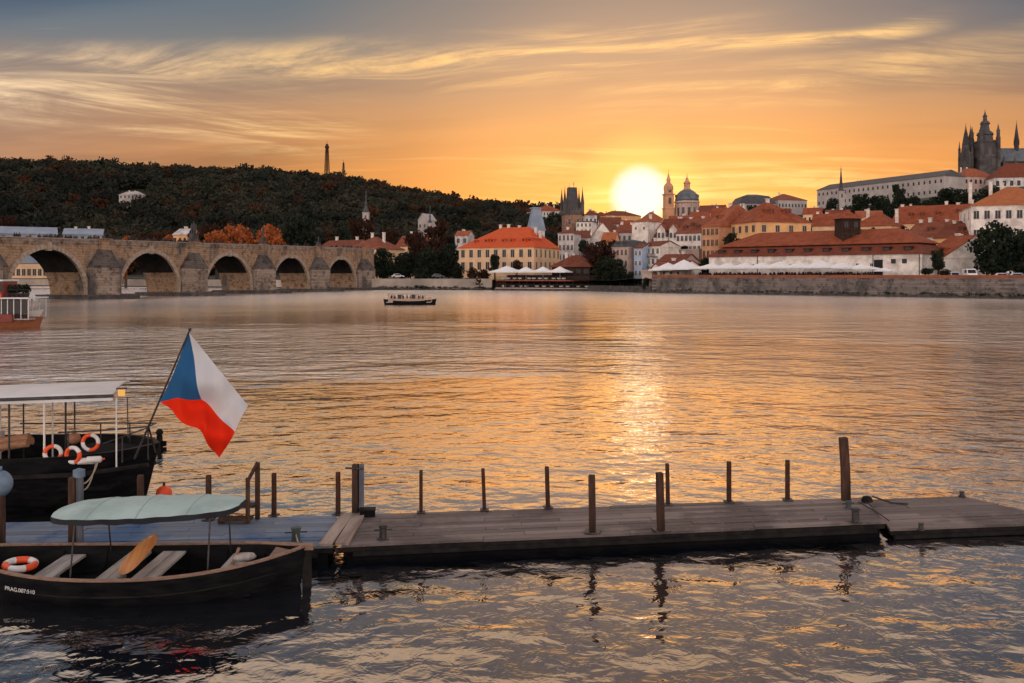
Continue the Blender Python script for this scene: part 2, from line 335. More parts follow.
t.put(gl.inputs['Normal'], bp.outputs[0])
fr = t.new('ShaderNodeFresnel'); fr.inputs[0].default_value = 1.8; t.put(fr.inputs['Normal'], bp.outputs[0])
x = t.new('ShaderNodeMixShader'); t.put(x.inputs[0], t.ramp(fr.outputs[0], [(0, .08), (.19, .24), (.33, .93), (1, 1.0)])); t.put(x.inputs[1], df.outputs[0]); t.put(x.inputs[2], gl.outputs[0])
t.put(o.inputs[0], x.outputs[0]); M['water'] = m

# ------------------------------------------------------------------ helpers
COL = S.collection
def P(px, py, Y):
    return Vector(((px - 512) / F * Y, Y, CAMZ - (py - HOR) / F * Y))
def XY(px, Y): return Vector(((px - 512) / F * Y, Y))
def ZZ(py, Y): return CAMZ - (py - HOR) / F * Y
def YW(py, z=0.0): return F * (CAMZ - z) / (py - HOR)      # distance of a point of height z seen on row py
def lerp(a, b, t): return a + (b - a) * t

class MB:
    def __init__(s): s.v = []; s.f = []
    def add(s, vs, fs):
        o = len(s.v); s.v += [tuple(p) for p in vs]; s.f += [tuple(i + o for i in f) for f in fs]; return s
    def box(s, x0, x1, y0, y1, z0, z1, mx=None):
        vs = [Vector((x, y, z)) for z in (z0, z1) for y in (y0, y1) for x in (x0, x1)]
        if mx is not None: vs = [mx @ p for p in vs]
        return s.add(vs, [(0, 2, 3, 1), (4, 5, 7, 6), (0, 1, 5, 4), (2, 6, 7, 3), (0, 4, 6, 2), (1, 3, 7, 5)])
    def frustum(s, a, za, b, zb):
        """a, b = (x0,x1,y0,y1) rectangles at heights za, zb"""
        vs = [(a[0], a[2], za), (a[1], a[2], za), (a[1], a[3], za), (a[0], a[3], za), (b[0], b[2], zb), (b[1], b[2], zb), (b[1], b[3], zb), (b[0], b[3], zb)]
        return s.add(vs, [(3, 2, 1, 0), (4, 5, 6, 7), (0, 1, 5, 4), (1, 2, 6, 5), (2, 3, 7, 6), (3, 0, 4, 7)])
    def tube(s, pts, r, n=8, cap=True):
        pts = [Vector(p) for p in pts]; rs = r if isinstance(r, (list, tuple)) else [r] * len(pts)
        o = len(s.v); k = len(pts)
        for i, p in enumerate(pts):
            tg = (pts[min(i + 1, k - 1)] - pts[max(i - 1, 0)]).normalized()
            up = Vector((0, 0, 1)) if abs(tg.z) < .9 else Vector((0, 1, 0))
            a = tg.cross(up).normalized(); b = a.cross(tg)
            for j in range(n):
                an = 2 * math.pi * (j + .5) / n
                s.v.append(tuple(p + (a * math.cos(an) + b * math.sin(an)) * rs[i]))
        for i in range(k - 1):
            for j in range(n):
                s.f.append((o + i * n + j, o + i * n + (j + 1) % n, o + (i + 1) * n + (j + 1) % n, o + (i + 1) * n + j))
        if cap:
            s.f.append(tuple(o + j for j in reversed(range(n)))); s.f.append(tuple(o + (k - 1) * n + j for j in range(n)))
        return s
    def lathe(s, prof, n=12, c=(0, 0, 0), sy=1.0, ph=0.0):
        o = len(s.v); k = len(prof)
        for r, z in prof:
            for j in range(n):
                an = 2 * math.pi * (j + .5) / n + ph
                s.v.append((c[0] + r * math.cos(an), c[1] + r * sy * math.sin(an), c[2] + z))
        for i in range(k - 1):
            for j in range(n):
                s.f.append((o + i * n + j, o + i * n + (j + 1) % n, o + (i + 1) * n + (j + 1) % n, o + (i + 1) * n + j))
        s.f.append(tuple(o + j for j in reversed(range(n)))); s.f.append(tuple(o + (k - 1) * n + j for j in range(n)))
        return s
    def prism(s, poly, z0, z1):
        n = len(poly); o = len(s.v)
        s.v += [(p[0], p[1], z0) for p in poly] + [(p[0], p[1], z1) for p in poly]
        s.f.append(tuple(o + i for i in reversed(range(n)))); s.f.append(tuple(o + n + i for i in range(n)))
        for i in range(n): s.f.append((o + i, o + (i + 1) % n, o + n + (i + 1) % n, o + n + i))
        return s
    def torus(s, R, r, n=32, k=10, mx=None, a0=0, a1=2 * math.pi):
        o = len(s.v); full = abs(a1 - a0 - 2 * math.pi) < 1e-6; m = n if full else n + 1
        for i in range(m):
            a = a0 + (a1 - a0) * i / n
            for j in range(k):
                b = 2 * math.pi * j / k
                p = Vector(((R + r * math.cos(b)) * math.cos(a), (R + r * math.cos(b)) * math.sin(a), r * math.sin(b)))
                s.v.append(tuple(mx @ p if mx is not None else p))
        for i in range(n):
            for j in range(k):
                i2 = (i + 1) % m
                s.f.append((o + i * k + j, o + i2 * k + j, o + i2 * k + (j + 1) % k, o + i * k + (j + 1) % k))
        return s
    def ball(s, c, r, n=12, k=8, sz=1.0):
        return s.lathe([(max(.001, r * math.sin(math.pi * i / k)), -r * sz * math.cos(math.pi * i / k)) for i in range(k + 1)], n, c)
    def mesh(s, name, smooth=False):
        me = bpy.data.meshes.new(name); me.from_pydata(s.v, [], s.f)
        me.validate(); me.update()
        if smooth: me.polygons.foreach_set('use_smooth', [True] * len(me.polygons))
        return me
    def build(s, name, m, parent=None, smooth=False):
        return put(name, s.mesh(name, smooth), m, parent)
def put(name, me, m=None, parent=None, loc=None, rz=None):
    o = bpy.data.objects.new(name, me); COL.objects.link(o)
    if m is not None and len(me.materials) == 0: me.materials.append(M[m] if isinstance(m, str) else m)
    if parent is not None: o.parent = parent
    if loc is not None: o.location = loc
    if rz is not None: o.rotation_euler = (0, 0, rz)
    return o
def tag(o, label, cat, group=None, kind=None):
    if label: o['label'] = label
    if cat: o['category'] = cat
    if group: o['group'] = group
    if kind: o['kind'] = kind
    return o
def thing(name, label, cat, loc=(0, 0, 0), rz=0.0, group=None):
    o = bpy.data.objects.new(name, None); COL.objects.link(o); o.empty_display_size = .3
    o.location = loc; o.rotation_euler = (0, 0, rz)
    return tag(o, label, cat, group)
def smoothmesh(o, ang=40):
    o.data.polygons.foreach_set('use_smooth', [True] * len(o.data.polygons))
    o.data.set_sharp_from_angle(angle=math.radians(ang)); return o
def interp(x, tab):
    return float(np.interp(x, [a for a, b in tab], [b for a, b in tab]))
# ------------------------------------------------------------------ the setting: water, ground, wooded hill
w = MB(); w.add([(-6000, -400, 0), (6000, -400, 0), (6000, 12000, 0), (-6000, 12000, 0)], [(0, 1, 2, 3)])
tag(w.build('river_water', 'water'), None, None, kind='structure')

def Ybank(px):
    if px >= 650: return 303.7 / ((px - 512) / F + 1.03)
    return interp(px, [(-900, 430), (-300, 420), (50, 400), (200, 365), (300, 335), (372, 303), (460, 301), (500, 300), (560, 290), (600, 275), (650, 257)])
RIDGE = [(-900, 1000, 198), (-200, 1000, 180), (0, 1000, 172), (60, 1000, 172), (100, 1000, 174), (170, 1000, 179), (250, 1000, 182), (330, 1000, 187),
         (400, 980, 200), (470, 950, 214), (530, 900, 220), (570, 850, 222), (640, 760, 224), (740, 720, 214), (815, 720, 211), (870, 720, 208),
         (940, 720, 199), (1024, 720, 190), (1150, 720, 180), (1900, 720, 210)]
def ground_z(px, Y):
    yb = Ybank(px); z0 = 3.9 if px >= 620 else 3.4
    yr = interp(px, [(a, b) for a, b, c in RIDGE]); zr = ZZ(interp(px, [(a, c) for a, b, c in RIDGE]), yr)
    start = yb + (150 if px < 480 else 40)
    t = min(1, max(0, (Y - start) / (yr - start)))
    h = z0 + (zr - z0) * (t * t * (3 - 2 * t)) ** 1.0
    if Y > yr + 250: h = lerp(zr, -10, min(1, (Y - yr - 250) / 2500))
    return h
g = MB(); pxs = list(range(-900, 1910, 15)); K = 44
for px in pxs:
    yb = Ybank(px)
    for k in range(K):
        Y = yb + (1250 - yb) * (k / (K - 3)) ** 1.3 if k < K - 2 else (4000 if k == K - 2 else 14000)
        p = XY(px, Y); g.v.append((p.x, p.y, ground_z(px, Y)))
for i in range(len(pxs) - 1):
    for k in range(K - 1):
        g.f.append((i * K + k, (i + 1) * K + k, (i + 1) * K + k + 1, i * K + k + 1))
tag(g.build('ground', 'dirt', smooth=True), None, None, kind='structure')

def leaves_np(rng, n, lobes, size, flat=0.0):
    """n leaf-clump quads spread through ellipsoid lobes -> (4n,3)"""
    L = np.array(lobes); vol = L[:, 3] * L[:, 4] * L[:, 5]; pick = rng.choice(len(L), n, p=vol / vol.sum())
    dr = rng.normal(size=(n, 3)); dr /= np.linalg.norm(dr, axis=1)[:, None]
    rad = rng.random(n) ** .42
    c = L[pick, :3] + dr * rad[:, None] * L[pick, 3:6]
    nn = rng.normal(size=(n, 3)) + dr * .8; nn /= np.linalg.norm(nn, axis=1)[:, None]
    a = np.cross(nn, rng.normal(size=(n, 3))); a /= np.linalg.norm(a, axis=1)[:, None]; b = np.cross(nn, a)
    s = size * (.55 + .9 * rng.random(n))[:, None]
    a *= s; b *= s * .75
    return np.stack([c - a - b * .3, c + b, c + a + b * .2, c - b * .9], 1).reshape(-1, 3)
def quads_mesh(name, v):
    n = len(v) // 4; me = bpy.data.meshes.new(name)
    me.vertices.add(len(v)); me.vertices.foreach_set('co', v.astype(np.float32).ravel())
    me.loops.add(4 * n); me.loops.foreach_set('vertex_index', np.arange(4 * n, dtype=np.int32))
    me.polygons.add(n); me.polygons.foreach_set('loop_start', np.arange(0, 4 * n, 4, dtype=np.int32))
    me.update(calc_edges=True); return me
rng = np.random.default_rng(7)
# the wood on the far hill: one mass of small crowns
proto = []
for k in range(5):
    lobes = [(rng.uniform(-.25, .25), rng.uniform(-.25, .25), rng.uniform(.3, .75), *(rng.uniform(.26, .42) * np.array([1, 1, .9]))) for _ in range(5)]
    proto.append(leaves_np(rng, 130, lobes, .10))
chunks, chunks_r = [], []
rr = random.Random(3)
gaps = [(130, 192, 11, 4)]
for px in np.arange(-120, 575, 2.1):
    Yr = interp(px, [(a, b) for a, b, c in RIDGE])
    for Y in np.arange(Ybank(px) + 190, Yr + 30, 15):
        if rr.random() < .10: continue
        p_ = px + rr.uniform(-3, 3); y_ = min(Y + rr.uniform(-8, 8), Yr + 25)
        z = ground_z(p_, y_); q_ = XY(p_, y_)
        row = HOR - (z - CAMZ) * F / y_
        if abs(p_ - 130) < 17 and -6 < row - 197 < 13: continue          # clearing in front of the white villa
        if row > 262 and rr.random() < .5: continue
        s_ = rr.choice((rr.uniform(7, 10), rr.uniform(10, 17))) * (1.0 if Y < Yr - 30 else .7); hh = s_ * rr.uniform(.8, 1.1)
        v = proto[rr.randrange(5)].copy(); an = rr.uniform(0, 6.28)
        R = np.array([[math.cos(an), -math.sin(an), 0], [math.sin(an), math.cos(an), 0], [0, 0, 1]])
        v = (v @ R.T) * np.array([s_, s_, hh]) + np.array([q_.x, q_.y, z - 1])
        redp = .75 if Y > Yr - 55 else (.35 if (p_ > 330 and Y > Yr - 200) else (.30 if Y < Ybank(px) + 290 else .10))  # redder crowns near the crest stand in for sun glowing through them
        (chunks_r if rr.random() < redp else chunks).append(v)
allv = np.concatenate(chunks + chunks_r); nq = len(allv) // 4; nd = sum(len(c) for c in chunks) // 4
me = quads_mesh('hill_wood', allv); me.materials.append(M['forest']); me.materials.append(M['forestred'])
mi = np.zeros(nq, np.int32); mi[nd:] = 1; me.polygons.foreach_set('material_index', mi)
tag(put('hill_wood', me), 'dark wood covering the whole far hillside', 'wood', kind='stuff')

# single trees: crowns share a few meshes
crowns = {}
def crown_mesh(kind, var):
    key = (kind, var)
    if key in crowns: return crowns[key]
    r_ = np.random.default_rng(100 + hash(kind) % 1 + var * 17 + len(kind))
    lobes = []
    if kind == 'round':
        for _ in range(15):
            a = r_.uniform(0, 6.28); h = r_.uniform(.10, .86); rad = .36 * math.sin(math.pi * (.12 + h * .80)) ** .6
            lobes.append((rad * math.cos(a), rad * math.sin(a), h, *(r_.uniform(.09, .19) * np.array([1, 1, .8]))))
        lobes.append((0, 0, .48, .34, .34, .44)); lobes.append((0, 0, .22, .36, .36, .2))
        v = leaves_np(r_, 3600, lobes, .034)
    elif kind == 'tall':
        for _ in range(12):
            a = r_.uniform(0, 6.28); h = r_.uniform(.08, .9); rad = .34 * (1 - h) ** .5
            lobes.append((rad * math.cos(a), rad * math.sin(a), h, *(r_.uniform(.10, .18) * np.array([1, 1, .7]))))
        lobes.append((0, 0, .40, .28, .28, .42))
        v = leaves_np(r_, 3000, lobes, .034)
    else:                                                        # low bush
        for _ in range(9):
            a = r_.uniform(0, 6.28); rad = r_.uniform(.1, .36)
            lobes.append((rad * math.cos(a), rad * math.sin(a), r_.uniform(.2, .7), *(r_.uniform(.14, .24) * np.array([1, 1, 1.1]))))
        v = leaves_np(r_, 1200, lobes, .045)
    crowns[key] = quads_mesh('crown_' + kind, v); return crowns[key]
crown_mat = {}
def trunk_mesh():
    t = MB(); t.tube([(0, 0, -.3), (0.01, 0, .25), (-.02, .01, .6)], [.045, .034, .015], 7)
    for k in range(5):
        a = k * 1.3; t.tube([(0, 0, .18 + .05 * k), (.13 * math.cos(a), .13 * math.sin(a), .34 + .06 * k), (.25 * math.cos(a), .25 * math.sin(a), .52 + .07 * k)], [.018, .012, .005], 5)
    return t.mesh('trunk')
TRUNK = trunk_mesh()
def tree(px, ytop, wpx, ybase, Y, leaf, label, kind='round', group=None, name='tree', cat='tree'):
    base = P(px, ybase, Y); zg = ground_z(px, Y); top_ = ZZ(ytop, Y); base.z = min(base.z, zg) if zg > 3 and name in ('tree',) and Y > 250 else base.z
    h = top_ - base.z; wd = wpx / F * Y
    t = thing(name, label, cat, base, random.Random(int(px * 7 + Y)).uniform(0, 6), group)
    me = crown_mesh(kind, int(px) % 3)
    key = (me.name, leaf)
    if key not in crown_mat:
        m2 = me.copy(); m2.materials.append(M[leaf]); crown_mat[key] = m2
    lift = -.04 if kind == 'bush' else .0
    c = put('crown', crown_mat[key], None, t, (0, 0, h * lift)) if kind == 'bush' or h < wd * 1.5 else put('crown', crown_mat[key], None, t, (0, 0, h - wd * 1.45)); c.scale = (wd, wd, h * (1 - lift) if kind == 'bush' or h < wd * 1.5 else wd * 1.45)
    k = put('trunk', TRUNK, 'bark', t); k.scale = (h * .8, h * .8, h * .9)
    return t

# ------------------------------------------------------------------ quay walls
def wall_along(name, label, pxa, pxb, zt, mt, base_dark=True, parapet=None, thick=.8, n=24, cat='wall'):
    pts = [XY(lerp(pxa, pxb, i / n), Ybank(lerp(pxa, pxb, i / n)) - .3) for i in range(n + 1)]
    o = thing(name, label, cat, (pts[0].x, pts[0].y, 0))
    def strip(z0, z1, proud, th):
        b = MB()
        for i, p in enumerate(pts):
            tg = (pts[min(i + 1, n)] - pts[max(i - 1, 0)]).normalized(); nn = Vector((tg.y, -tg.x))
            f_ = p + nn * proud - pts[0]; k_ = p - nn * th - pts[0]
            b.v += [(f_.x, f_.y, z0), (f_.x, f_.y, z1), (k_.x, k_.y, z1), (k_.x, k_.y, z0)]
        for i in range(n):
            a = i * 4; c = a + 4
            for j in range(4): b.f.append((a + j, c + j, c + (j + 1) % 4, a + (j + 1) % 4))
        b.f.append((0, 1, 2, 3)); b.f.append((n * 4 + 3, n * 4 + 2, n * 4 + 1, n * 4)); return b
    ztop = zt if parapet is None else zt - parapet
    strip(-1.5, ztop, 0, thick).build('masonry', mt, o)
    strip(-1.5, .45, .25, .1).build('footing', 'dark_stone', o)
    if parapet: strip(ztop + .002, zt, .06, .4).build('parapet', 'brickred', o)
    return o
wall_along('quay_wall', 'long grey stone quay wall with a brick red parapet below the long white building', 652, 1300, 5.0, 'quay', parapet=.72, n=40)
wall_along('embankment_wall', 'low pale embankment wall between the bridge and the bright red roof', 371, 492, 3.75, 'quay_pale')
wall_along('terrace_wall', 'low dark river wall under the town houses and the big dark red tree', 588, 651.5, 1.8, 'dark_stone', n=8)
wall_along('river_wall', 'pale river bank wall seen through the bridge arches', -250, 330, 3.2, 'quay_pale', n=16)

# ------------------------------------------------------------------ stone bridge
BK = 29.3; B0 = Vector((-92.8, 180.0)); BD = (Vector((-55.3, 291.0)) - B0); BK = BD.length / 4; BD.normalize()
BN = Vector((BD.y, -BD.x))                       # towards the viewer's side
bz = math.atan2(BD.y, BD.x)
def bridge():
    t = thing('stone_bridge', 'old sandstone bridge with round arches and pointed piers across the river', 'bridge', (B0.x, B0.y, 0), bz)
    # local x runs along the bridge, local -y is the visible face
    wd = 9.5; R = BK * .335; zc = .35
    def top(s): return 12.35 + .36 * s / BK
    ss = []
    for k in range(-3, 5):
        n = 28
        ss += [k * BK - BK / 2 + .0] + [k * BK - R * math.cos(math.pi * i / n) for i in range(n + 1)]
    ss += [4.5 * BK, 4.78 * BK]; ss = sorted(set(round(v, 4) for v in ss))
    def bot(s):
        k = round(s / BK)
        if k > 4: return -1.5
        dd = abs(s - k * BK)
        return zc + math.sqrt(max(0, R * R - dd * dd)) * 1.0 if dd < R - 1e-4 else None
    b = MB(); vts = {}; y0, y1 = 0.0, wd
    for i in range(len(ss) - 1):
        a, c = ss[i], ss[i + 1]; mid = bot((a + c) / 2)
        if mid is None or (a + c) / 2 > 4.4 * BK:
            za = zcq = -1.5
        else:
            za = bot(a) or zc; zcq = bot(c) or zc
        ta, tc = top(a) - 1.05, top(c) - 1.05
        b.add([(a, y0, za), (c, y0, zcq), (c, y0, tc), (a, y0, ta)], [(0, 1, 2, 3)])
        b.add([(a, y1, za), (c, y1, zcq), (c, y1, tc), (a, y1, ta)], [(3, 2, 1, 0)])
        b.add([(a, y0, ta), (c, y0, tc), (c, y1, tc), (a, y1, ta)], [(0, 1, 2, 3)])
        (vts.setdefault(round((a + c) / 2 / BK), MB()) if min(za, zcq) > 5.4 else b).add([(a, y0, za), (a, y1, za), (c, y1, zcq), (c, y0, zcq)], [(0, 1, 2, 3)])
    for k in range(-3, 5):                                    # pier side walls below the springing
        for sgn in (-1, 1):
            x = k * BK + sgn * R
            b.add([(x, y0, -1.5), (x, y1, -1.5), (x, y1, zc), (x, y0, zc)], [(0, 1, 2, 3)])
    b.build('body', 'stone', t); [v_.build('vault', 'vault_shade', t) for v_ in vts.values()]
    for side, yy in ((0, -.12), (1, wd - .38)):
        pb = MB(); xs = [lerp(-3.5 * BK, 4.78 * BK, i / 60) for i in range(61)]
        for i in range(60):
            a, c = xs[i], xs[i + 1]; za, zc_ = top(a), top(c)
            pb.add([(a, yy, za - 1.046), (c, yy, zc_ - 1.046), (c, yy, zc_), (a, yy, za), (a, yy + .5, za - 1.046), (c, yy + .5, zc_ - 1.046), (c, yy + .5, zc_), (a, yy + .5, za)],
                   [(0, 1, 2, 3), (7, 6, 5, 4), (3, 2, 6, 7), (0, 4, 5, 1)])
        cop = MB()
        for i in range(0, 60):
            a, c = xs[i] + .1, xs[i + 1] - .1; za = top(a)
            cop.box(a, c, yy - .08, yy + .58, za + .003, za + .16)
        p_ = pb.build('parapet', 'stone2', t); cop.build('coping', 'ring', p_)
    for k in range(-1, 5):
        r = MB(); n = 30
        for i in range(n):
            a0, a1 = math.pi * (i + .04) / n, math.pi * (i + .96) / n
            vs = []
            for yy in (-.28, .35):
                for (rad, an) in ((R - .02, a0), (R - .02, a1), (R + .95, a1), (R + .95, a0)):
                    vs.append((k * BK + rad * math.cos(an), yy, zc + rad * math.sin(an)))
            r.add(vs, [(0, 1, 2, 3), (7, 6, 5, 4), (0, 4, 5, 1), (2, 6, 7, 3), (1, 5, 6, 2), (3, 7, 4, 0)])
        # keystone
        r.box(k * BK - .5, k * BK + .5, -.55, .3, zc + R - .3, zc + R + 1.5)
        r.build('arch_ring', 'ring', t)
    for k in range(-1, 5):
        xc = (k + .5) * BK; hw = BK / 2 - R - .25
        if k == 4: xc += .3
        c = MB()
        def tri(hw_, d_): return [(xc - hw_, 0.2), (xc - hw_, -.8), (xc, -d_), (xc + hw_, -.8), (xc + hw_, 0.2)]
        c.prism(tri(hw, 4.6), -1.5, 6.6)
        a, n = tri(hw + .15, 4.9), 5
        o_ = len(c.v)                                          # sloped cap rising to the wall
        c.v += [(p[0], p[1], 6.6 + .002) for p in a] + [(p[0], p[1], 6.605) for p in a] + [(xc - 1.4, .2, 10.7), (xc - 1.33, -1.06, 10.4), (xc + 1.33, -1.06, 10.4), (xc + 1.4, .2, 10.7)]
        c.f += [(o_ + 5, o_ + 6, o_ + 11, o_ + 10), (o_ + 6, o_ + 7, o_ + 11), (o_ + 7, o_ + 12, o_ + 11), (o_ + 7, o_ + 8, o_ + 12), (o_ + 8, o_ + 9, o_ + 13, o_ + 12), (o_ + 10, o_ + 11, o_ + 12, o_ + 13)]
        cap_f = [f for f in c.f if min(f) >= o_]; c2 = MB(); c2.v = c.v[o_ + 5:]; c2.f = [tuple(i - o_ - 5 for i in f) for f in cap_f if min(f) >= o_ + 5]; c2.f.append((4, 3, 2, 1, 0)); c.v = c.v[:o_]; c.f = [f for f in c.f if max(f) < o_]
        cw = c.build('cutwater', 'stone2', t); c2.build('cap', 'cap', cw)
        bt = MB(); zt = top(xc)
        bt.box(xc - 1.3, xc + 1.3, -1.0, -.13, 8.2, zt + .05)
        bt.box(xc - 1.55, xc + 1.55, -1.25, -.12, zt + .055, zt + .3)
        bt.build('buttress', 'stone', t)
        s = MB(); s.prism([(xc - hw - 3.2, wd + 1), (xc - hw - 3.2, -2.2), (xc - 1.2, -8.8), (xc + 1.2, -8.8), (xc + hw + 3.2, -2.2), (xc + hw + 3.2, wd + 1)], -1.5, .85)
        s.build('starling', 'dark_stone', t)
    return top
btop = bridge()
def bridge_pt(k, off, z):                                       # point on the bridge in world space
    p = B0 + BD * (k * BK) + BN * off; return Vector((p.x, p.y, z))
def figure(mb, c, h, rr_, sit=False):
    """a small clothed standing figure: one continuous lathe with arms"""
    x, y, z = c; w_ = h * .13
    mb.lathe([(w_ * .55, 0), (w_ * .62, h * .25), (w_ * .8, h * .48), (w_ * .95, h * .68), (w_ * 1.1, h * .80), (w_ * .35, h * .845), (w_ * .42, h * .88), (w_ * .55, h * .935), (w_ * .3, h * .995), (.01, h)], 7, c, .65, rr_.uniform(0, 6))
    for sg in (-1, 1):
        mb.tube([(x + sg * w_, y, z + h * .79), (x + sg * w_ * 1.35, y - .05, z + h * .6), (x + sg * w_ * 1.1, y - .12, z + h * .46)], [h * .03, h * .026, h * .02], 5)
cr = MB(); r_ = random.Random(11)
for i in range(150):
    k = r_.uniform(-.6, 4.6) if i % 3 else r_.uniform(.55, 2.0)
    figure(cr, bridge_pt(k, -r_.uniform(.55, 2.2), btop(k * BK) - .85), r_.uniform(1.6, 1.92), r_)
tag(cr.build('crowd', 'cloth'), 'people crowding along the parapet of the stone bridge', 'crowd', kind='stuff')
def statue(k, h, label, wide=1.0, cap=False):
    p = bridge_pt(k, .4, btop(k * BK) + .30)
    t = thing('statue', label, 'statue', p, bz, 'statues on the bridge')
    q_ = MB(); q_.box(-.9 * wide, .9 * wide, -.6, .6, 0, .5); q_.box(-.7 * wide, .7 * wide, -.5, .5, .502, h * .36); q_.box(-.85 * wide, .85 * wide, -.6, .6, h * .36 + .002, h * .40)
    q_.build('pedestal', 'dark_stone', t)
    f_ = MB(); rs = random.Random(int(k * 10))
    z0 = h * .402
    for dx_ in ((-.45, .45, 0) if wide > 1.1 else (0,)):
        figure(f_, (dx_ * wide, 0, z0), (h - z0) * (1 if dx_ == 0 else .82), rs)
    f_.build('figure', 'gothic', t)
    return t
statue(1.5, 5.0, 'tall dark group of statues over the second bridge pier', 1.7)
statue(2.5, 4.6, 'single dark statue on the bridge in front of the orange trees', 1.0)
statue(3.5, 3.0, 'small dark statue near the right end of the bridge', .8)

# ------------------------------------------------------------------ houses
wincache = {}
def win_mesh(w_, h_, style):
    key = (round(w_, 2), round(h_, 2), style)
    if key in wincache: return wincache[key]
    f_ = MB(); b = .10 if w_ > .7 else .06
    f_.box(-w_ / 2 - b, -w_ / 2, -.10, .05, -h_ / 2 - b, h_ / 2 + b); f_.box(w_ / 2, w_ / 2 + b, -.10, .05, -h_ / 2 - b, h_ / 2 + b)
    f_.box(-w_ / 2, w_ / 2, -.10, .05, h_ / 2, h_ / 2 + b); f_.box(-w_ / 2, w_ / 2, -.16, .05, -h_ / 2 - b, -h_ / 2)
    f_.box(-.04, .04, -.07, .04, -h_ / 2 + .002, h_ / 2 - .002)
    p_ = MB(); p_.box(-w_ / 2 + .002, w_ / 2 - .002, -.03, .05, -h_ / 2 + .002, h_ / 2 - .002)
    a, c = f_.mesh('window'), p_.mesh('pane'); a.materials.append(M[style]); c.materials.append(M['glass'])
    wincache[key] = (a, c); return a, c
def window(parent, x, y, z, rot, w_, h_, style='frame', simple=False):
    a, c = win_mesh(w_, h_, style)
    if simple: return put('window', c, None, parent, (x, y, z), rot)
    f_ = put('window', a, None, parent, (x, y, z), rot); put('pane', c, None, f_); return f_
def slab(mb, quad, th):
    q_ = [Vector(p) for p in quad]; n = (q_[1] - q_[0]).cross(q_[3] - q_[0]).normalized()
    if n.z < 0: n = -n
    mb.add(q_ + [p + n * th for p in q_], [(3, 2, 1, 0), (4, 5, 6, 7), (0, 1, 5, 4), (1, 2, 6, 5), (2, 3, 7, 6), (3, 0, 4, 7)])
def house(name, label, pL, YL, pR, YR, yb, ye, yr, D, roof, wm, rm, rows=1, cols=3, left=0, right=0, win=None, cat='house', group=None, chim=(), dorm=(),
          style='frame', simple=False, wtop=None, ov=.35, hip=None, down=8, balc=None):
    A, B = XY(pL, YL), XY(pR, YR); Wd = (B - A).length; u = (B - A) / Wd; n = Vector((-u.y, u.x)); Ym = (YL + YR) / 2
    zb = ZZ(yb, Ym); ze = ZZ(ye, Ym); zr = ZZ(yr, Ym + (D / 2 if roof not in ('mono', 'flat') else 0))
    c = (A + B) / 2 + n * D / 2; H = ze - zb; HR = max(.3, zr - ze)
    t = thing(name, label, cat, (c.x, c.y, zb), math.atan2(u.y, u.x), group)
    x0, x1, y0, y1 = -Wd / 2, Wd / 2, -D / 2, D / 2
    wl = MB(); wl.box(x0, x1, y0, y1, -down, H)
    if roof == 'gable': wl.add([(x0, y0, H), (x0, y1, H), (x0, 0, H + HR - .05), (x1, y0, H), (x1, y1, H), (x1, 0, H + HR - .05)], [(0, 2, 1), (3, 4, 5), (0, 3, 5, 2), (1, 2, 5, 4)])
    if roof == 'gablef': wl.add([(x0, y0, H), (x1, y0, H), (0, y0, H + HR - .05), (x0, y1, H), (x1, y1, H), (0, y1, H + HR - .05)], [(0, 1, 2), (3, 5, 4), (0, 2, 5, 3), (1, 4, 5, 2)])
    wl.build('wall', wm, t)
    cn = MB(); 
    if roof != 'gablef':
        cn.box(x0 - .18, x1 + .18, y0 - .18, y1 + .18, H - .35, H - .012); cn.build('cornice', wm, t)
    r = MB(); e = ov; hz_ = H + .004
    if roof == 'hip':
        ins = hip if hip is not None else min(D / 2, Wd / 2 * .9)
        il, ir = ins if isinstance(ins, tuple) else (ins, ins)
        r.add([(x0 - e, y0 - e, hz_), (x1 + e, y0 - e, hz_), (x1 + e, y1 + e, hz_), (x0 - e, y1 + e, hz_), (x0 + il, 0, H + HR), (x1 - ir, 0, H + HR),
               (x0 - e, y0 - e, hz_ - .18), (x1 + e, y0 - e, hz_ - .18), (x1 + e, y1 + e, hz_ - .18), (x0 - e, y1 + e, hz_ - .18)],
              [(0, 1, 5, 4), (1, 2, 5), (2, 3, 4, 5), (3, 0, 4), (6, 9, 8, 7), (6, 7, 1, 0), (7, 8, 2, 1), (8, 9, 3, 2), (9, 6, 0, 3)])
    elif roof == 'gable':
        k = HR / (D / 2)
        for sg in (-1, 1):
            slab(r, [(x0 - e, sg * (D / 2 + e), H - k * e), (x1 + e, sg * (D / 2 + e), H - k * e), (x1 + e, 0, H + HR), (x0 - e, 0, H + HR)], .16)
    elif roof == 'gablef':
        k = HR / (Wd / 2)
        for sg in (-1, 1):
            slab(r, [(sg * (Wd / 2 + e), y0 - e, H - k * e), (sg * (Wd / 2 + e), y1 + e, H - k * e), (0, y1 + e, H + HR), (0, y0 - e, H + HR)], .16)
    elif roof == 'mansard':
        i1 = min(D, Wd) * .14
        r.frustum((x0 - e, x1 + e, y0 - e, y1 + e), hz_, (x0 + i1, x1 - i1, y0 + i1, y1 - i1), H + HR * .72)
        r.frustum((x0 + i1 - .1, x1 - i1 + .1, y0 + i1 - .1, y1 - i1 + .1), H + HR * .72 + .003, (x0 + i1 * 2.6, x1 - i1 * 2.6, -.3, .3), H + HR)
    elif roof == 'pyr':
        r.add([(x0 - e, y0 - e, hz_), (x1 + e, y0 - e, hz_), (x1 + e, y1 + e, hz_), (x0 - e, y1 + e, hz_), (0, 0, H + HR)], [(0, 1, 4), (1, 2, 4), (2, 3, 4), (3, 0, 4), (3, 2, 1, 0)])
    else:
        r.box(x0 - e, x1 + e, y0 - e, y1 + e, hz_, hz_ + .4)
    hs = random.Random(int(pL * 13 + pR * 7))
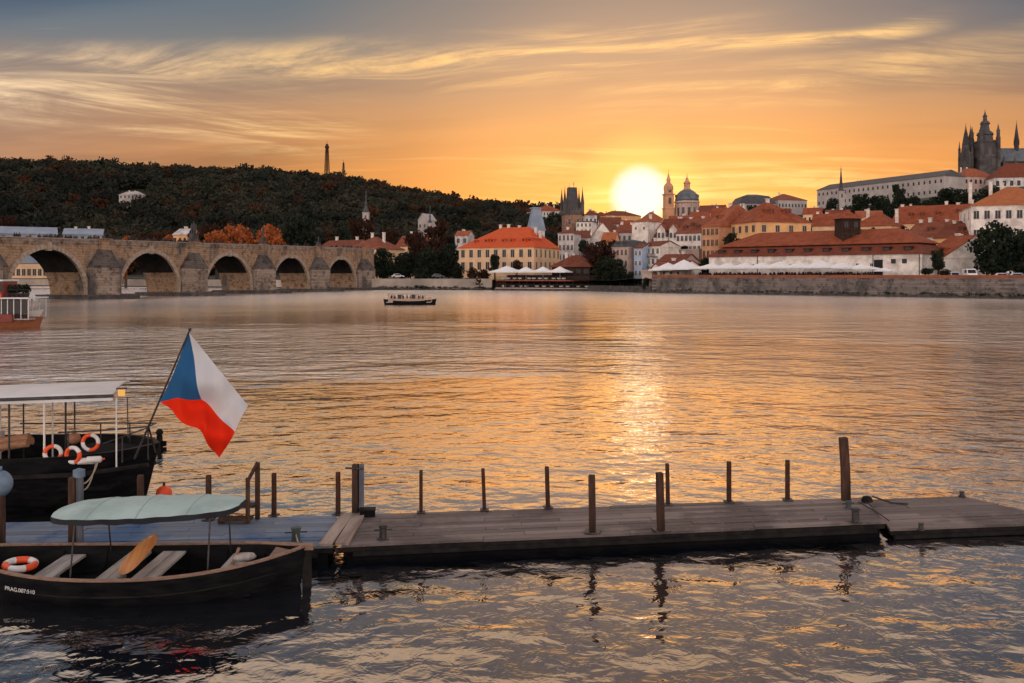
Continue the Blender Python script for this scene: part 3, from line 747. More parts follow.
    if rm == 'roof': rm = hs.choice(['roof', 'roof2', 'roof3', 'roof', 'roofdark'])
    ro = r.build('roof', rm, t)
    if not chim and roof in ('gable', 'hip') and Wd > 5: chim = [(hs.uniform(.2, .8), hs.uniform(.2, .9)) for _ in range(hs.choice((1, 2, 2)))]
    for (fx, hh) in chim:                                      # chimneys along the roof
        cx_ = x0 + fx * Wd; cb = MB(); cb.box(cx_ - .45, cx_ + .45, -.2, .6, H + HR * .25, H + HR + hh); cb.box(cx_ - .58, cx_ + .58, -.33, .73, H + HR + hh + .003, H + HR + hh + .2)
        cb.build('chimney', 'chim', ro)
    for (fx, fz, dw, dh) in dorm:                              # dormers on the front slope, fz = height share of the slope
        cx_ = x0 + fx * Wd; zz = H + HR * fz; yy = y0 + (D / 2) * fz - .25
        db = MB(); db.box(cx_ - dw / 2, cx_ + dw / 2, yy, yy + D * .4 * (1 - fz) + .5, zz, zz + dh)
        db.add([(cx_ - dw / 2 - .15, yy - .2, zz + dh + .003), (cx_ + dw / 2 + .15, yy - .2, zz + dh + .003), (cx_ + dw / 2 + .15, yy + D * .4, zz + dh + .003), (cx_ - dw / 2 - .15, yy + D * .4, zz + dh + .003), (cx_, yy - .2, zz + dh * 1.45), (cx_, yy + D * .4, zz + dh * 1.45)],
               [(0, 1, 4), (1, 2, 5, 4), (3, 0, 4, 5), (2, 3, 5), (3, 2, 1, 0)])
        do = db.build('dormer', rm, ro)
        a, c_ = win_mesh(dw * .55, dh * .62, style); put('pane', c_, None, do, (cx_, yy - .0, zz + dh * .52))
    rows_, cols_ = rows, cols
    def wins(n_c, span, fn, rot):
        if not n_c: return
        cw = span / n_c; ch = H / rows_
        ww, wh = win if win else (min(1.5, cw * .42), min(2.1, ch * .52))
        for i in range(rows_):
            for j in range(n_c):
                x_, y_ = fn((j + .5) * cw)
                window(t, x_, y_, H * (i + .5) / rows_ + (wtop or 0), rot, ww, wh, style, simple)
    wins(cols_, Wd, lambda s: (x0 + s, y0), 0)
    wins(left, D, lambda s: (x0, y1 - s), -math.pi / 2)
    wins(right, D, lambda s: (x1, y0 + s), math.pi / 2)
    if balc:
        for (fx, fz, bw) in balc:
            bb = MB(); cx_ = x0 + fx * Wd; zz = H * fz
            bb.box(cx_ - bw / 2, cx_ + bw / 2, y0 - 1.1, y0 - .02, zz, zz + .15)
            for i in range(9):
                xx = cx_ - bw / 2 + bw * i / 8; bb.box(xx - .03, xx + .03, y0 - 1.08, y0 - 1.03, zz + .152, zz + 1.0)
            bb.box(cx_ - bw / 2, cx_ + bw / 2, y0 - 1.1, y0 - 1.02, zz + 1.003, zz + 1.08)
            bb.build('balcony', 'steel', t)
    t['dims'] = [Wd, D, H, HR]
    return t

# waterfront and town, left to right
house('riverside_palace', 'long pale yellow building with the brightest red hipped roof beside the river', 459, 322, 534, 311, 272, 247.3, 227.5, 27, 'hip', 'cream', 'roofbright', 2, 9, right=6, win=(1.3, 2.6), cat='building', hip=(11, 7),
      chim=((.36, .9), (.47, .9), (.62, .4), (.84, -.3), (.90, -1.6)), dorm=((.18, .22, 1.2, 1.0), (.32, .25, 1.6, 1.1), (.40, .25, 1.6, 1.1), (.55, .25, 1.5, 1.1), (.66, .25, 1.5, 1.1), (.82, .25, 1.8, 1.2), (.90, .25, 1.8, 1.2)))
house('town_house', 'narrow grey white house four windows wide right of the bright red roof', 558, 350, 574, 348, 262, 233, 229.5, 11, 'hip', 'white2', 'roofdark', 3, 4, style='white2')
house('town_house', 'white block with rows of small windows just right of the dark bridge tower', 576, 420, 592, 418, 240, 222, 219, 12, 'flat', 'white', 'slate', 3, 4, style='white')
house('town_house', 'small grey house tucked at the right foot of the dark bridge tower', 585, 520, 597, 520, 226, 215, 210, 12, 'hip', 'white2', 'roofdark', 1, 3, simple=True)
house('gabled_house', 'white house with a wide front gable above the big dark red tree', 589, 372, 616, 368, 258, 239.5, 224, 22, 'gablef', 'white', 'roofdark', 2, 4, win=(1.0, 1.3), chim=((.2, .2),))
house('small_house', 'small orange roofed house in front of the white gable', 601, 352, 614, 350, 258, 242, 232.5, 9, 'gable', 'cream', 'rooforange', 1, 2, chim=((.8, .7),))
house('small_house', 'little brown roofed house half hidden behind the grey white narrow house', 577, 362, 590, 362, 250, 237.5, 231, 10, 'gable', 'white2', 'roofdark', 1, 2)
house('town_house', 'white house with a balcony between the white gable and the tall blank white house', 617, 372, 632, 370, 256, 232.5, 225, 11, 'gable', 'white2', 'roof', 2, 3, chim=((.15, 1.2), (.8, .9)), balc=((.5, .25, 3.4),))
house('tenement', 'beige pink tenement three windows wide standing at the water beside the dark red tree', 612, 292, 628, 287, 291, 247, 240, 11, 'mansard', 'pink', 'slate', 4, 4, win=(.85, 1.7), dorm=((.3, .1, 1.2, 1.2), (.7, .1, 1.2, 1.2)), style='pink')
house('tenement', 'orange walled narrow tenement squeezed beside the light blue house', 628, 294, 634, 294, 288, 246, 243, 9, 'flat', 'orange', 'slate', 4, 1, win=(.7, 1.4))
house('tall_house', 'tall almost blank white house rising behind the light blue house', 632, 356, 648, 351, 262, 221.5, 217.5, 10, 'hip', 'white', 'roof', 3, 2, win=(.7, .9), chim=((.7, .9),))
house('narrow_house', 'narrow light blue house at the water', 634, 286, 642, 284, 288, 248, 244, 8, 'gable', 'blue', 'roofdark', 4, 2, win=(.75, 1.4), style='white')
house('town_house', 'cream house with dark iron balconies right of the light blue house', 642, 289, 660, 283, 287, 246, 241.5, 9, 'gable', 'white', 'roofdark', 4, 4, win=(.8, 1.5), style='white2', balc=((.3, .73, 2.4), (.72, .73, 2.2), (.3, .48, 2.4)), chim=((.2, 1), (.8, 1.1)))
house('riverside_house', 'low pinkish house on the river wall with a dark doorway', 642, 264, 652, 261, 291, 271.5, 270.5, 5, 'flat', 'pink', 'pink', 1, 1, win=(1.2, 1.3))
house('cottage', 'small white cottage with a front gable above the quay', 652, 262, 660, 260, 280, 267.5, 263.5, 8, 'gablef', 'white', 'roof', 1, 1, win=(1.0, 1.4))
house('outbuilding', 'low white outbuilding with a dark red roof beside the small cottage', 660.3, 262, 682, 255, 279, 267.3, 261, 8, 'gable', 'white', 'roofdark', 1, 3, win=(.8, .7), chim=((.15, .7),))
house('outbuilding', 'second dark red roof behind the small cottage', 658, 275, 683, 268, 270, 261.5, 254.5, 8, 'gable', 'pink', 'roofdark', 1, 2)
house('terrace_building', 'plain pinkish garden wall building with two round bushes on top', 660, 300, 699, 288, 266, 250.5, 250, 7, 'flat', 'pink', 'pink', 1, 0)
house('dormer_house', 'dark red roof with two large white dormers below the domed church', 653, 352, 680, 345, 256, 239.5, 219, 20, 'gable', 'white2', 'roofdark', 1, 5, cat='house')
house('town_house', 'white house with a row of windows under a patchy red roof below the dome', 676, 312, 701, 306, 254, 233, 219, 18, 'gable', 'white', 'roof', 2, 6, win=(.9, 1.7), style='white2', dorm=((.2, .3, 1.3, 1.1), (.45, .45, 1.3, 1.1), (.7, .3, 1.3, 1.1)), chim=((.1, .5), (.6, .6)))
house('ochre_house', 'tall ochre house with two rows of dark windows under a large red roof', 702, 283, 719, 278, 259, 226.5, 206, 26, 'hip', 'ochre', 'roof', 3, 4, right=0, win=(1.0, 1.9), style='ochre', hip=(2, 2), dorm=((.4, .35, 1.4, 1.2),), chim=((.15, .5),))
house('red_roofed_house', 'long sloping red roof between the ochre house and the yellow palace', 719, 305, 746, 300, 250, 224, 206, 24, 'hip', 'ochre', 'roof', 1, 4, hip=(3, 8), dorm=((.2, .4, 1.3, 1.1), (.75, .3, 1.5, 1.2)))
house('yellow_palace', 'yellow mansion with four front windows under a red pyramid like roof', 757, 268, 811, 274, 237, 222, 202.5, 18, 'hip', 'yellow', 'roof', 1, 4, left=5, win=(1.35, 2.0), wtop=.2, down=16, cat='building', dorm=((.33, .42, 1.5, 1.2), (.42, .42, 1.5, 1.2), (.66, .42, 1.5, 1.2), (.73, .42, 1.5, 1.2)), chim=((.52, 1.0),))
house('mansard_palace', 'far pale palace with a dark rounded mansard roof above the yellow mansion', 739, 560, 776, 560, 226, 204, 194.5, 26, 'mansard', 'castle', 'slate', 1, 9, simple=True, cat='building')
house('far_palace', 'far cream palace with a red roof right of the dark mansard roof', 778, 575, 807, 580, 222, 200, 194, 22, 'hip', 'castle', 'roof', 2, 9, left=0, right=4, simple=True, cat='building')
house('far_house', 'far long house with a pale wall right beside the sun', 606, 690, 641, 700, 228, 215.5, 211, 20, 'hip', 'orange', 'roof', 1, 9, simple=True)  # orange wall colour stands in for the sun's haze
house('far_house', 'far reddish roof on the skyline left of the sun', 592, 700, 612, 700, 226, 217, 212, 20, 'hip', 'ochre', 'roof', 1, 5, simple=True)
house('far_house', 'far hazy roof on the skyline directly below the sun and the bell tower', 641, 640, 666, 640, 236, 220.5, 212, 24, 'hip', 'orange', 'roof', 1, 6, simple=True)  # wall coloured orange to imitate hazy sunlight around it
house('far_house', 'far pale house with a red roof on the wooded slope left of the bridge tower', 534, 640, 561, 640, 222, 211, 205.5, 16, 'hip', 'white2', 'roof', 2, 9, simple=True)
house('far_house', 'far red roof just right of the domed church', 697, 470, 722, 465, 226, 213, 205.5, 20, 'gable', 'pink', 'roof', 1, 5, simple=True)
house('far_house', 'pale low house at the foot of the domed church', 690, 400, 708, 398, 240, 220.5, 212, 14, 'gable', 'white2', 'roof', 1, 4, simple=True)
house('mid_house', 'red roof house in the gap left of the dormered dark red roof', 640, 398, 656, 396, 246, 229, 221, 14, 'gable', 'pink', 'roofdark', 1, 3)
house('mid_house', 'small white house with red roof left of the tall blank white house', 622, 412, 634, 412, 240, 226.5, 220.5, 10, 'gable', 'white', 'roof', 1, 2)
house('mid_house', 'dark roofed house between the white gable and the far skyline roofs', 600, 455, 622, 455, 240, 224, 217.5, 14, 'gable', 'white2', 'roofdark', 1, 4, simple=True)
house('mid_house', 'pale house standing under the domed church behind the white dormers', 668, 395, 690, 392, 240, 222, 216, 12, 'gable', 'cream', 'roof', 1, 4)
# right: behind the long white building
house('red_roofed_house', 'cream house with a long red hipped roof behind the timber tower', 852, 300, 891, 292, 244, 226, 213, 16, 'hip', 'cream', 'roof', 1, 7, chim=((.95, .8), (.2, .8)))
house('red_roofed_house', 'red roof with a white chimney left of the timber tower', 812, 310, 850, 305, 246, 225.5, 214, 14, 'gable', 'cream', 'roof', 1, 6, chim=((.35, .4), (.1, .7)))
house('red_roofed_house', 'broad red roof with a row of small dormers below the castle trees', 891, 330, 945, 318, 240, 223, 206.5, 20, 'gable', 'cream', 'roof', 1, 8, dorm=((.3, .4, 1.5, 1.2), (.5, .4, 1.5, 1.2), (.8, .4, 1.5, 1.2)), chim=((.05, .8), (.88, 1.2)))
house('red_roofed_house', 'steep red roof with a tall chimney left of the big white house', 940, 312, 971, 304, 240, 222, 205, 18, 'gable', 'cream', 'roof', 1, 5, dorm=((.4, .5, 1.6, 1.3),), chim=((.65, 1.3), (.2, .6)))
house('red_roofed_house', 'red roof with white chimneys above the gabled white annexe', 903, 272, 946, 262, 252, 237, 223, 18, 'gable', 'white', 'roof', 1, 6, chim=((.08, .9), (.3, 1.4), (.7, .7)), dorm=((.5, .35, 1.6, 1.2),))
house('yellow_house', 'dark red roofed yellow house left of the large round tree', 934, 262, 969, 254, 258, 237.5, 224, 16, 'gable', 'yellow', 'roofdark', 1, 5, win=(1.1, 1.7), chim=((.2, .8),), dorm=((.6, .4, 1.8, 1.2),))
house('annexe', 'white annexe with a plain gable at the right end of the long building', 921, 226, 944, 219, 277, 257, 237, 20, 'gable', 'white', 'roof', 1, 0, dorm=((.6, .25, 2.4, .9),))
house('big_white_house', 'large white house with an orange hipped roof at the right edge of the town', 971, 252, 1070, 244, 262, 204.5, 187, 24, 'hip', 'white', 'rooforange', 3, 9, win=(1.3, 2.2), cat='building', chim=((.06, 1.5), (.28, 1.5), (.4, 1.0)), style='white2', left=3)
for px, Y, yb, ye, yr, wpx, rm, lb in [(690, 430, 236, 224, 217, 20, 'roof', 'dull red roof wedged between the church dome and the ochre house'), (722, 420, 232, 217, 208, 22, 'roof', 'red gable roof behind the long sloping red roof'),
        (838, 380, 230, 217, 210, 24, 'roofdark', 'dark red roof in front of the slim church spire'), (812, 420, 225, 214, 208, 18, 'roof', 'small red roof under the left end of the castle palace'),
        (870, 400, 226, 217, 211, 26, 'roof', 'red roof peeping out below the castle trees left of the broad roof'), (915, 420, 220, 211, 206, 26, 'roof', 'far red roof right under the castle trees')]:
    house('mid_house', lb, px - wpx / 2, Y, px + wpx / 2, Y - 3, yb, ye, yr, 12, 'gable', 'cream', rm, 1, 4, simple=True)

# left, beyond the bridge
house('long_hall', 'long low hall with a grey blue metal roof above the left arch of the bridge', -40, 330, 57, 345, 242, 233.5, 227, 18, 'gable', 'slateblue', 'slateblue', 1, 8, simple=True, cat='building')
house('long_hall', 'second grey blue roofed hall right of the first one behind the bridge', 63, 350, 102, 355, 242, 234.5, 229, 16, 'gable', 'slateblue', 'slateblue', 1, 5, simple=True, cat='building')
house('riverside_building', 'pale yellow building with arched windows seen through the left bridge arch', 5, 440, 80, 440, 282, 262.5, 250, 16, 'hip', 'cream', 'cream', 1, 14, win=(1.7, 3.2), cat='building', dorm=((.5, .2, 2, 1.6), (.36, .2, 2, 1.6)))
house('red_roofed_house', 'dull red roofed house behind the right end of the bridge', 318, 372, 352, 362, 262, 248, 240.5, 14, 'gable', 'white2', 'roofdark', 1, 5, chim=((.2, 1.5), (.8, 1.2)))
house('red_roofed_house', 'brighter red roofed house with two white turrets behind the bridge end', 346, 350, 379, 342, 262, 249, 237, 16, 'hip', 'cream', 'roof', 1, 6, chim=((.4, 1.5), (.75, 1.5)))
house('red_roofed_house', 'orange red house half hidden by the trees right of the bridge', 396, 420, 424, 415, 262, 246, 236, 14, 'gable', 'cream', 'roof', 1, 4, chim=((.3, 2),))
house('hill_house', 'white angular house high among the trees right of the small church spire', 418, 560, 427, 556, 232, 220, 214, 9, 'gablef', 'castle', 'castle', 1, 2)
house('hill_house', 'small red roofed house in the trees left of the bright red roof', 455, 430, 468, 428, 246, 235.5, 231, 9, 'gable', 'white2', 'roof', 1, 2)
house('hill_villa', 'small white villa alone on the wooded hillside', 119, 760, 139, 755, 199, 194.5, 191.5, 9, 'hip', 'castle', 'castle', 1, 5, simple=True, cat='villa')
house('hill_house', 'small pale house on the hillside left of the bridge tower', 524, 700, 534, 700, 218, 212, 209, 9, 'gable', 'white2', 'roof', 1, 2, simple=True)
house('far_house', 'small pale house among the autumn trees behind the bridge', 173, 380, 187, 378, 246, 234.5, 229, 10, 'gable', 'yellow', 'white2', 1, 3, simple=True)
# two white dormers: parts of their own little gabled bays in front of the dark roof
for px, lb in ((661, 'left of two white gabled dormer bays on the dark red roof'), (673, 'right of two white gabled dormer bays on the dark red roof')):
    house('dormer_bay', lb, px - 4, 343, px + 4, 342, 241, 229.5, 224.5, 8, 'gablef', 'white', 'roof', 1, 2, win=(.9, 1.9), cat='bay', down=14, style='white2')
# ------------------------------------------------------------------ long white riverside building with the two-tier roof
def long_building():
    A, B = XY(709, 257), XY(922, 216); Wd = (B - A).length; u = (B - A) / Wd; n = Vector((-u.y, u.x)); D = 20
    zb = 4.0; c = (A + B) / 2 + n * D / 2
    t = thing('long_riverside_building', 'very long white building with a two tier red roof behind the quay parasols', 'building', (c.x, c.y, zb), math.atan2(u.y, u.x))
    H = 10.1 - zb; x0, x1, y0, y1 = -Wd / 2, Wd / 2, -D / 2, D / 2
    w_ = MB(); w_.box(x0, x1, y0, y1, -3, H); w_.build('wall', 'white', t)
    r = MB(); r.frustum((x0 - .6, x1 + .6, y0 - .6, y1 + .6), H + .004, (x0 + 2.2, x1 - 2.2, y0 + 2.6, y1 - 2.6), H + 2.5); lo = r.build('lower_roof', 'roofdark', t)
    m_ = MB(); m_.box(x0 + 2.6, x1 - 2.6, y0 + 3.0, y1 - 3.0, H + 2.5, H + 3.0); m_.build('clerestory', 'dark', t)
    r = MB(); e = 1.9; zt = H + 3.0; zr = H + 6.9
    r.add([(x0 + e, y0 + 2.2, zt + .003), (x1 - e, y0 + 2.2, zt + .003), (x1 - e, y1 - 2.2, zt + .003), (x0 + e, y1 - 2.2, zt + .003), (x0 + 10, 0, zr), (x1 - 9, 0, zr),
           (x0 + e, y0 + 2.2, zt - .2), (x1 - e, y0 + 2.2, zt - .2), (x1 - e, y1 - 2.2, zt - .2), (x0 + e, y1 - 2.2, zt - .2)],
          [(0, 1, 5, 4), (1, 2, 5), (2, 3, 4, 5), (3, 0, 4), (6, 9, 8, 7), (6, 7, 1, 0), (7, 8, 2, 1), (8, 9, 3, 2), (9, 6, 0, 3)])
    r.build('upper_roof', 'roof', t)
    for i in range(11):                                        # low eyebrow dormers
        x = x0 + Wd * (.06 + .088 * i); db = MB(); yy = y0 + .55
        db.box(x - .9, x + .9, yy, yy + 2.0, H + .95, H + 1.75); db.box(x - 1.15, x + 1.15, yy - .25, yy + 2.1, H + 1.753, H + 1.92)
        do = db.build('dormer', 'timber', lo); p_ = MB(); p_.box(-.65, .65, -.03, .04, -.25, .25); put('pane', p_.mesh('pane'), 'glass', do, (x, yy, H + 1.35))
    for i in range(13):
        x = x0 + Wd * (.05 + .062 * i)
        window(t, x, y0, H * .56, 0, .75, 1.0, 'white')
    for fx in (.885, .93): window(t, x0 + Wd * fx, y0, H * .72, 0, .9, .9, 'dark')
    d_ = MB(); d_.box(-1.1, 1.1, -.05, .2, 0, 4.6); put('door', d_.mesh('door'), 'dark', t, (x0 + Wd * .822, y0, .2))
    d_ = MB()
    for fx in (.26, .80, .99): d_.tube([(x0 + Wd * fx, y0 - .12, 0), (x0 + Wd * fx, y0 - .12, H - .1)], .09, 6)
    d_.build('downpipe', 'steel', t)
long_building()
def timber_tower():
    t = thing('timber_tower', 'dark timber tower with a low red pyramid roof rising over the long red roof', 'tower', (*XY(847, 236), 4), .1)
    b = MB(); b.box(-2.3, 2.3, -2.3, 2.3, -2, ZZ(219, 236) - 4)
    zt = ZZ(219, 236) - 4
    for x in (-2.3, 0, 2.3): b.box(x - .18, x + .18, -2.42, -2.302, zt - 6.2, zt - .02)
    for z in (zt - 6, zt - 3, zt - .4): b.box(-2.5, 2.5, -2.55, -2.44, z, z + .3)
    b.build('body', 'timber', t)
    r = MB(); r.add([(-3.1, -3.1, zt), (3.1, -3.1, zt), (3.1, 3.1, zt), (-3.1, 3.1, zt), (0, 0, zt + 2.3)], [(0, 1, 4), (1, 2, 4), (2, 3, 4), (3, 0, 4), (3, 2, 1, 0)]); r.build('roof', 'roof', t)
    for x in (-1.3, 1.3): window(t, x, -2.3, zt - 1.6, 0, 1.1, 1.5, 'timber')
timber_tower()

# ------------------------------------------------------------------ towers and churches
def spire_prof(r, z0, z1, steps=((1, 0), (.0, 1))): return [(max(.01, r * a), lerp(z0, z1, b)) for a, b in steps]
def bridge_tower():
    Y = 430; s = Y / F; zb = ZZ(238, Y)
    t = thing('gothic_bridge_tower', 'dark gothic bridge tower with a steep wedge roof and corner turrets', 'tower', (*XY(572, Y), zb), .12)
    z = lambda py: ZZ(py, Y) - zb
    w_ = 8.8 * s
    b = MB(); b.box(-w_, w_, -w_, w_, -15, z(215)); b.build('body', 'brown_stone', t)
    g_ = MB(); h = w_ + .4; g_.box(-h, h, -h, h, z(215) + .003, z(210.5))
    for i in range(7):
        x = -h + (2 * h - .8) * i / 6
        g_.box(x, x + .8, -h, -h + .5, z(210.5) + .002, z(210.5) + .9)
    g_.build('gallery', 'gothic', t)
    r = MB(); a = 5.7 * s
    r.frustum((-a, a, -a, a), z(210.5) + .003, (-a * .78, a * .78, -a * .5, a * .5), z(187.5)); r.build('roof', 'slate', t)
    for x in (-1, 1):
        for y in (-1, 1):
            q_ = MB(); q_.lathe([(.85, z(215)), (.85, z(204)), (1.05, z(203.5)), (.85, z(203)), (.55, z(198)), (.25, z(193)), (.12, z(189.5)), (.05, z(187))], 8, (x * h * .92, y * h * .92, 0)); q_.build('turret', 'gothic', t)
    f_ = MB(); f_.tube([(-a * .5, 0, z(187.5)), (-a * .5, 0, z(183))], [.12, .04], 6); f_.tube([(a * .3, 0, z(187.5)), (a * .3, 0, z(181))], [.12, .04], 6); f_.ball((a * .3, 0, z(184)), .3); f_.build('finial', 'gothic', t)
    for x in (-2, 2): window(t, x, -w_, z(222), 0, 1.1, 2.6, 'pink')
bridge_tower()
def slate_tower():
    Y = 415; zb = ZZ(244, Y); z = lambda py: ZZ(py, Y) - zb
    t = thing('slate_tower', 'squat tower with a tall grey blue slate roof behind the bright red roof', 'tower', (*XY(536, Y), zb), .2)
    b = MB(); a = 13.2 * Y / F; b.box(-a * .55, a * .55, -a * .55, a * .55, -10, z(231)); b.build('body', 'white2', t)
    r = MB(); r.frustum((-a * .62, a * .62, -a * .62, a * .62), z(231) + .003, (-a * .30, a * .30, -a * .30, a * .30), z(209)); r.box(-a * .34, a * .34, -a * .34, a * .34, z(209) + .002, z(207.5)); r.build('roof', 'slateblue', t)
slate_tower()
def domed_church():
    Y = 505; s = Y / F; zb = ZZ(236, Y); z = lambda py: ZZ(py, Y) - zb
    c = XY(687, Y); t = thing('domed_church', 'baroque church with a green grey dome and lantern right of the sun', 'church', (*c, zb))
    dr = 11.0 * s
    b = MB(); b.box(-15 * s, 14 * s, -2, 18, -14, z(224)); b.build('nave', 'pink', t)
    q_ = MB(); q_.lathe([(dr * 1.08, z(228)), (dr * 1.08, z(220)), (dr, z(219.5)), (dr, z(204)), (dr * 1.14, z(203)), (dr * 1.14, z(201.5)), (dr * 1.0, z(201))], 24); dm = q_.build('drum', 'pink', t)
    for k in range(12):
        an = 2 * math.pi * (k + .5) / 12; pr = MB(); x, y = dr * 1.05 * math.cos(an), dr * 1.05 * math.sin(an)
        pr.lathe([(.45, z(219)), (.45, z(204))], 8, (x, y, 0)); pr.build('column', 'pink', dm)
    for k in range(12):
        an = 2 * math.pi * k / 12; window(dm, (dr + .02) * math.cos(an), (dr + .02) * math.sin(an), z(212), an + math.pi / 2, 1.3, 4.6, 'pink')
    d_ = MB(); R0 = dr * 1.08; zz0, zz1 = z(200.9), z(189)
    d_.lathe([(R0 * math.cos(a_), zz0 + (zz1 - zz0) * math.sin(a_)) for a_ in [i * math.pi / 2 / 10 for i in range(9)]] + [(R0 * .2, zz1)], 24)
    do = d_.build('dome', 'copper', t, True)
    for k in range(8):
        an = 2 * math.pi * k / 8 - math.pi / 2; rib = MB(); rib.box(-.5, .5, -.5, .9, 0, 1.6)
        o = rib.build('dormer', 'copper', do); o.location = (R0 * .93 * math.cos(an), R0 * .93 * math.sin(an), z(197.5)); o.rotation_euler = (0, 0, an + math.pi / 2)
    l = MB(); l.lathe([(2.4, z(190)), (2.1, z(189)), (1.7, z(188)), (1.7, z(184)), (2.1, z(183.5)), (1.9, z(182.5)), (1.0, z(180.5)), (.8, z(179.5)), (.9, z(178.8)), (.35, z(177.5)), (.1, z(174)), (.05, z(172.5))], 10); l.build('lantern', 'ochre', t)
    c = XY(668.5, Y); t = thing('bell_tower', 'slender baroque bell tower left of the church dome against the sun', 'tower', (*c, zb), .15)
    w_ = 4.7 * s
    b = MB(); b.box(-w_, w_, -w_, w_, -14, z(209)); b.box(-w_ * 1.12, w_ * 1.12, -w_ * 1.12, w_ * 1.12, z(209) + .003, z(208)); b.box(-w_ * .92, w_ * .92, -w_ * .92, w_ * .92, z(208) + .003, z(195)); b.box(-w_ * 1.12, w_ * 1.12, -w_ * 1.12, w_ * 1.12, z(195) + .003, z(194)); b.build('body', 'ochre', t)
    r = MB(); r.lathe([(w_ * 1.0, z(194)), (w_ * .95, z(190)), (w_ * 1.05, z(189.5)), (w_ * 1.02, z(187)), (w_ * .8, z(184.5)), (w_ * .45, z(183)), (w_ * .40, z(180.5)), (w_ * .5, z(180)), (w_ * .3, z(178)), (.15, z(173)), (.05, z(169))], 8); r.build('helm', 'ochre', t)
    for zz in (201, 191.5): window(t, 0, -w_ * .93 - .03, z(zz), 0, 1.6, 3.4 if zz > 195 else 1.2, 'ochre')
domed_church()
def slim_spire(px, Y, yb, ybody, ytop, wpx, name, label, mt='gothic', wall='white2', cat='church spire', bulge=False):
    zb = ZZ(yb, Y); z = lambda py: ZZ(py, Y) - zb; a = wpx / 2 * Y / F
    t = thing(name, label, cat, (*XY(px, Y), zb))
    b = MB(); b.box(-a, a, -a, a, -10, z(ybody)); b.box(-a * 1.15, a * 1.15, -a * 1.15, a * 1.15, z(ybody) + .003, z(ybody) + .5); b.build('body', wall, t)
    r = MB(); h = ytop - ybody; y_ = lambda f: z(ybody + h * f) + (.5 if f == 0 else 0)
    if bulge: pr = [(a * 1.2, y_(0)), (a * 1.15, y_(.08)), (a * .7, y_(.2)), (a * .42, y_(.28)), (a * .42, y_(.36)), (a * .6, y_(.40)), (a * .25, y_(.5)), (.25, y_(.8)), (.08, y_(1))]
    else: pr = [(a * 1.1, y_(0)), (a * .62, y_(.16)), (a * .5, y_(.35)), (.22, y_(.85)), (.06, y_(1))]
    r.lathe(pr, 8); r.ball((0, 0, y_(.88)), .35); r.build('spire', mt, t)
    window(t, 0, -a, z(ybody) - 2.2, 0, a * .6, 2.2, 'pink')
slim_spire(841, 520, 222, 192, 166, 5.5, 'church_spire', 'slim dark church spire in front of the castle palace', 'gothic', 'castle')
slim_spire(366, 520, 226, 213.5, 189, 6.0, 'church_spire', 'small pale church turret with a needle spire above the left trees', 'slate', 'castle', bulge=True)
slim_spire(430, 500, 236, 224, 205, 3.2, 'church_spire', 'tiny thin turret in the trees right of the small church spire', 'slate', 'castle', bulge=True)
def lattice_tower(px, Y, yb, yt, wpx, label, name, cab=True):
    zb = ZZ(yb, Y); H = ZZ(yt, Y) - zb; a = wpx / 2 * Y / F
    t = thing(name, label, 'tower', (*XY(px, Y), zb))
    b = MB(); f = lambda q_: a * (1 - .45 * q_)
    for i in range(8):
        an = i * math.pi / 4; b.tube([(f(k / 6) * math.cos(an), f(k / 6) * math.sin(an), H * .78 * k / 6 - (4 if k == 0 else 0)) for k in range(7)], .22 * a / 3, 5)
    for k in range(12):
        q0, q1 = k / 12, (k + 1) / 12
        for i in range(8):
            an, an2 = i * math.pi / 4, (i + 1) * math.pi / 4
            b.tube([(f(q0) * math.cos(an), f(q0) * math.sin(an), H * .78 * q0), (f(q1) * math.cos(an2), f(q1) * math.sin(an2), H * .78 * q1)], .13 * a / 3, 4, False)
            b.tube([(f(q1) * math.cos(an), f(q1) * math.sin(an), H * .78 * q1), (f(q1) * math.cos(an2), f(q1) * math.sin(an2), H * .78 * q1)], .13 * a / 3, 4, False)
    b.lathe([(a * .28, -4), (a * .28, H * .8)], 8); b.build('lattice', 'rust', t)
    if cab:
        c = MB(); c.lathe([(a * .62, H * .74), (a * .85, H * .76), (a * .85, H * .80), (a * .6, H * .81), (a * .55, H * .86), (a * .2, H * .88)], 8); c.build('platform', 'rust', t)
    m_ = MB(); m_.tube([(0, 0, H * .78), (0, 0, H)], [a * .16, .08], 6); m_.build('mast', 'rust', t)
lattice_tower(327, 1010, 172, 140, 5.2, 'tall lattice lookout tower on the crest of the wooded hill', 'lookout_tower')
lattice_tower(343.5, 1010, 174, 159.5, 2.8, 'small lattice mast on the hill crest right of the lookout tower', 'mast', False)

# ------------------------------------------------------------------ castle
house('castle_palace', 'long castle palace wall on the hilltop left of the cathedral', 817, 813, 944, 692, 212, 183.5, 178.5, 24, 'hip', 'castle', 'slate', 3, 26, simple=True, cat='palace', win=(1.6, 2.6), down=30, hip=(3, 3), ov=.6)
house('castle_wing', 'castle wing with a low dark roof between the long palace and the cathedral', 942, 730, 968, 730, 206, 177.5, 174.5, 24, 'hip', 'castle', 'roofdark', 3, 6, simple=True, cat='palace', win=(1.6, 2.6), down=30)
house('castle_wing', 'castle wing with a red roof at the foot of the cathedral tower', 964, 705, 997, 712, 196, 177, 168.5, 22, 'hip', 'pink', 'roof', 2, 7, simple=True, cat='palace', win=(1.9, 3.2), down=30)
house('castle_wing', 'castle wing with a long dark red roof at the right edge of the frame', 994, 690, 1080, 680, 200, 177, 163, 26, 'hip', 'white2', 'roofdark', 2, 12, simple=True, cat='palace', win=(2.4, 4.0), down=30)
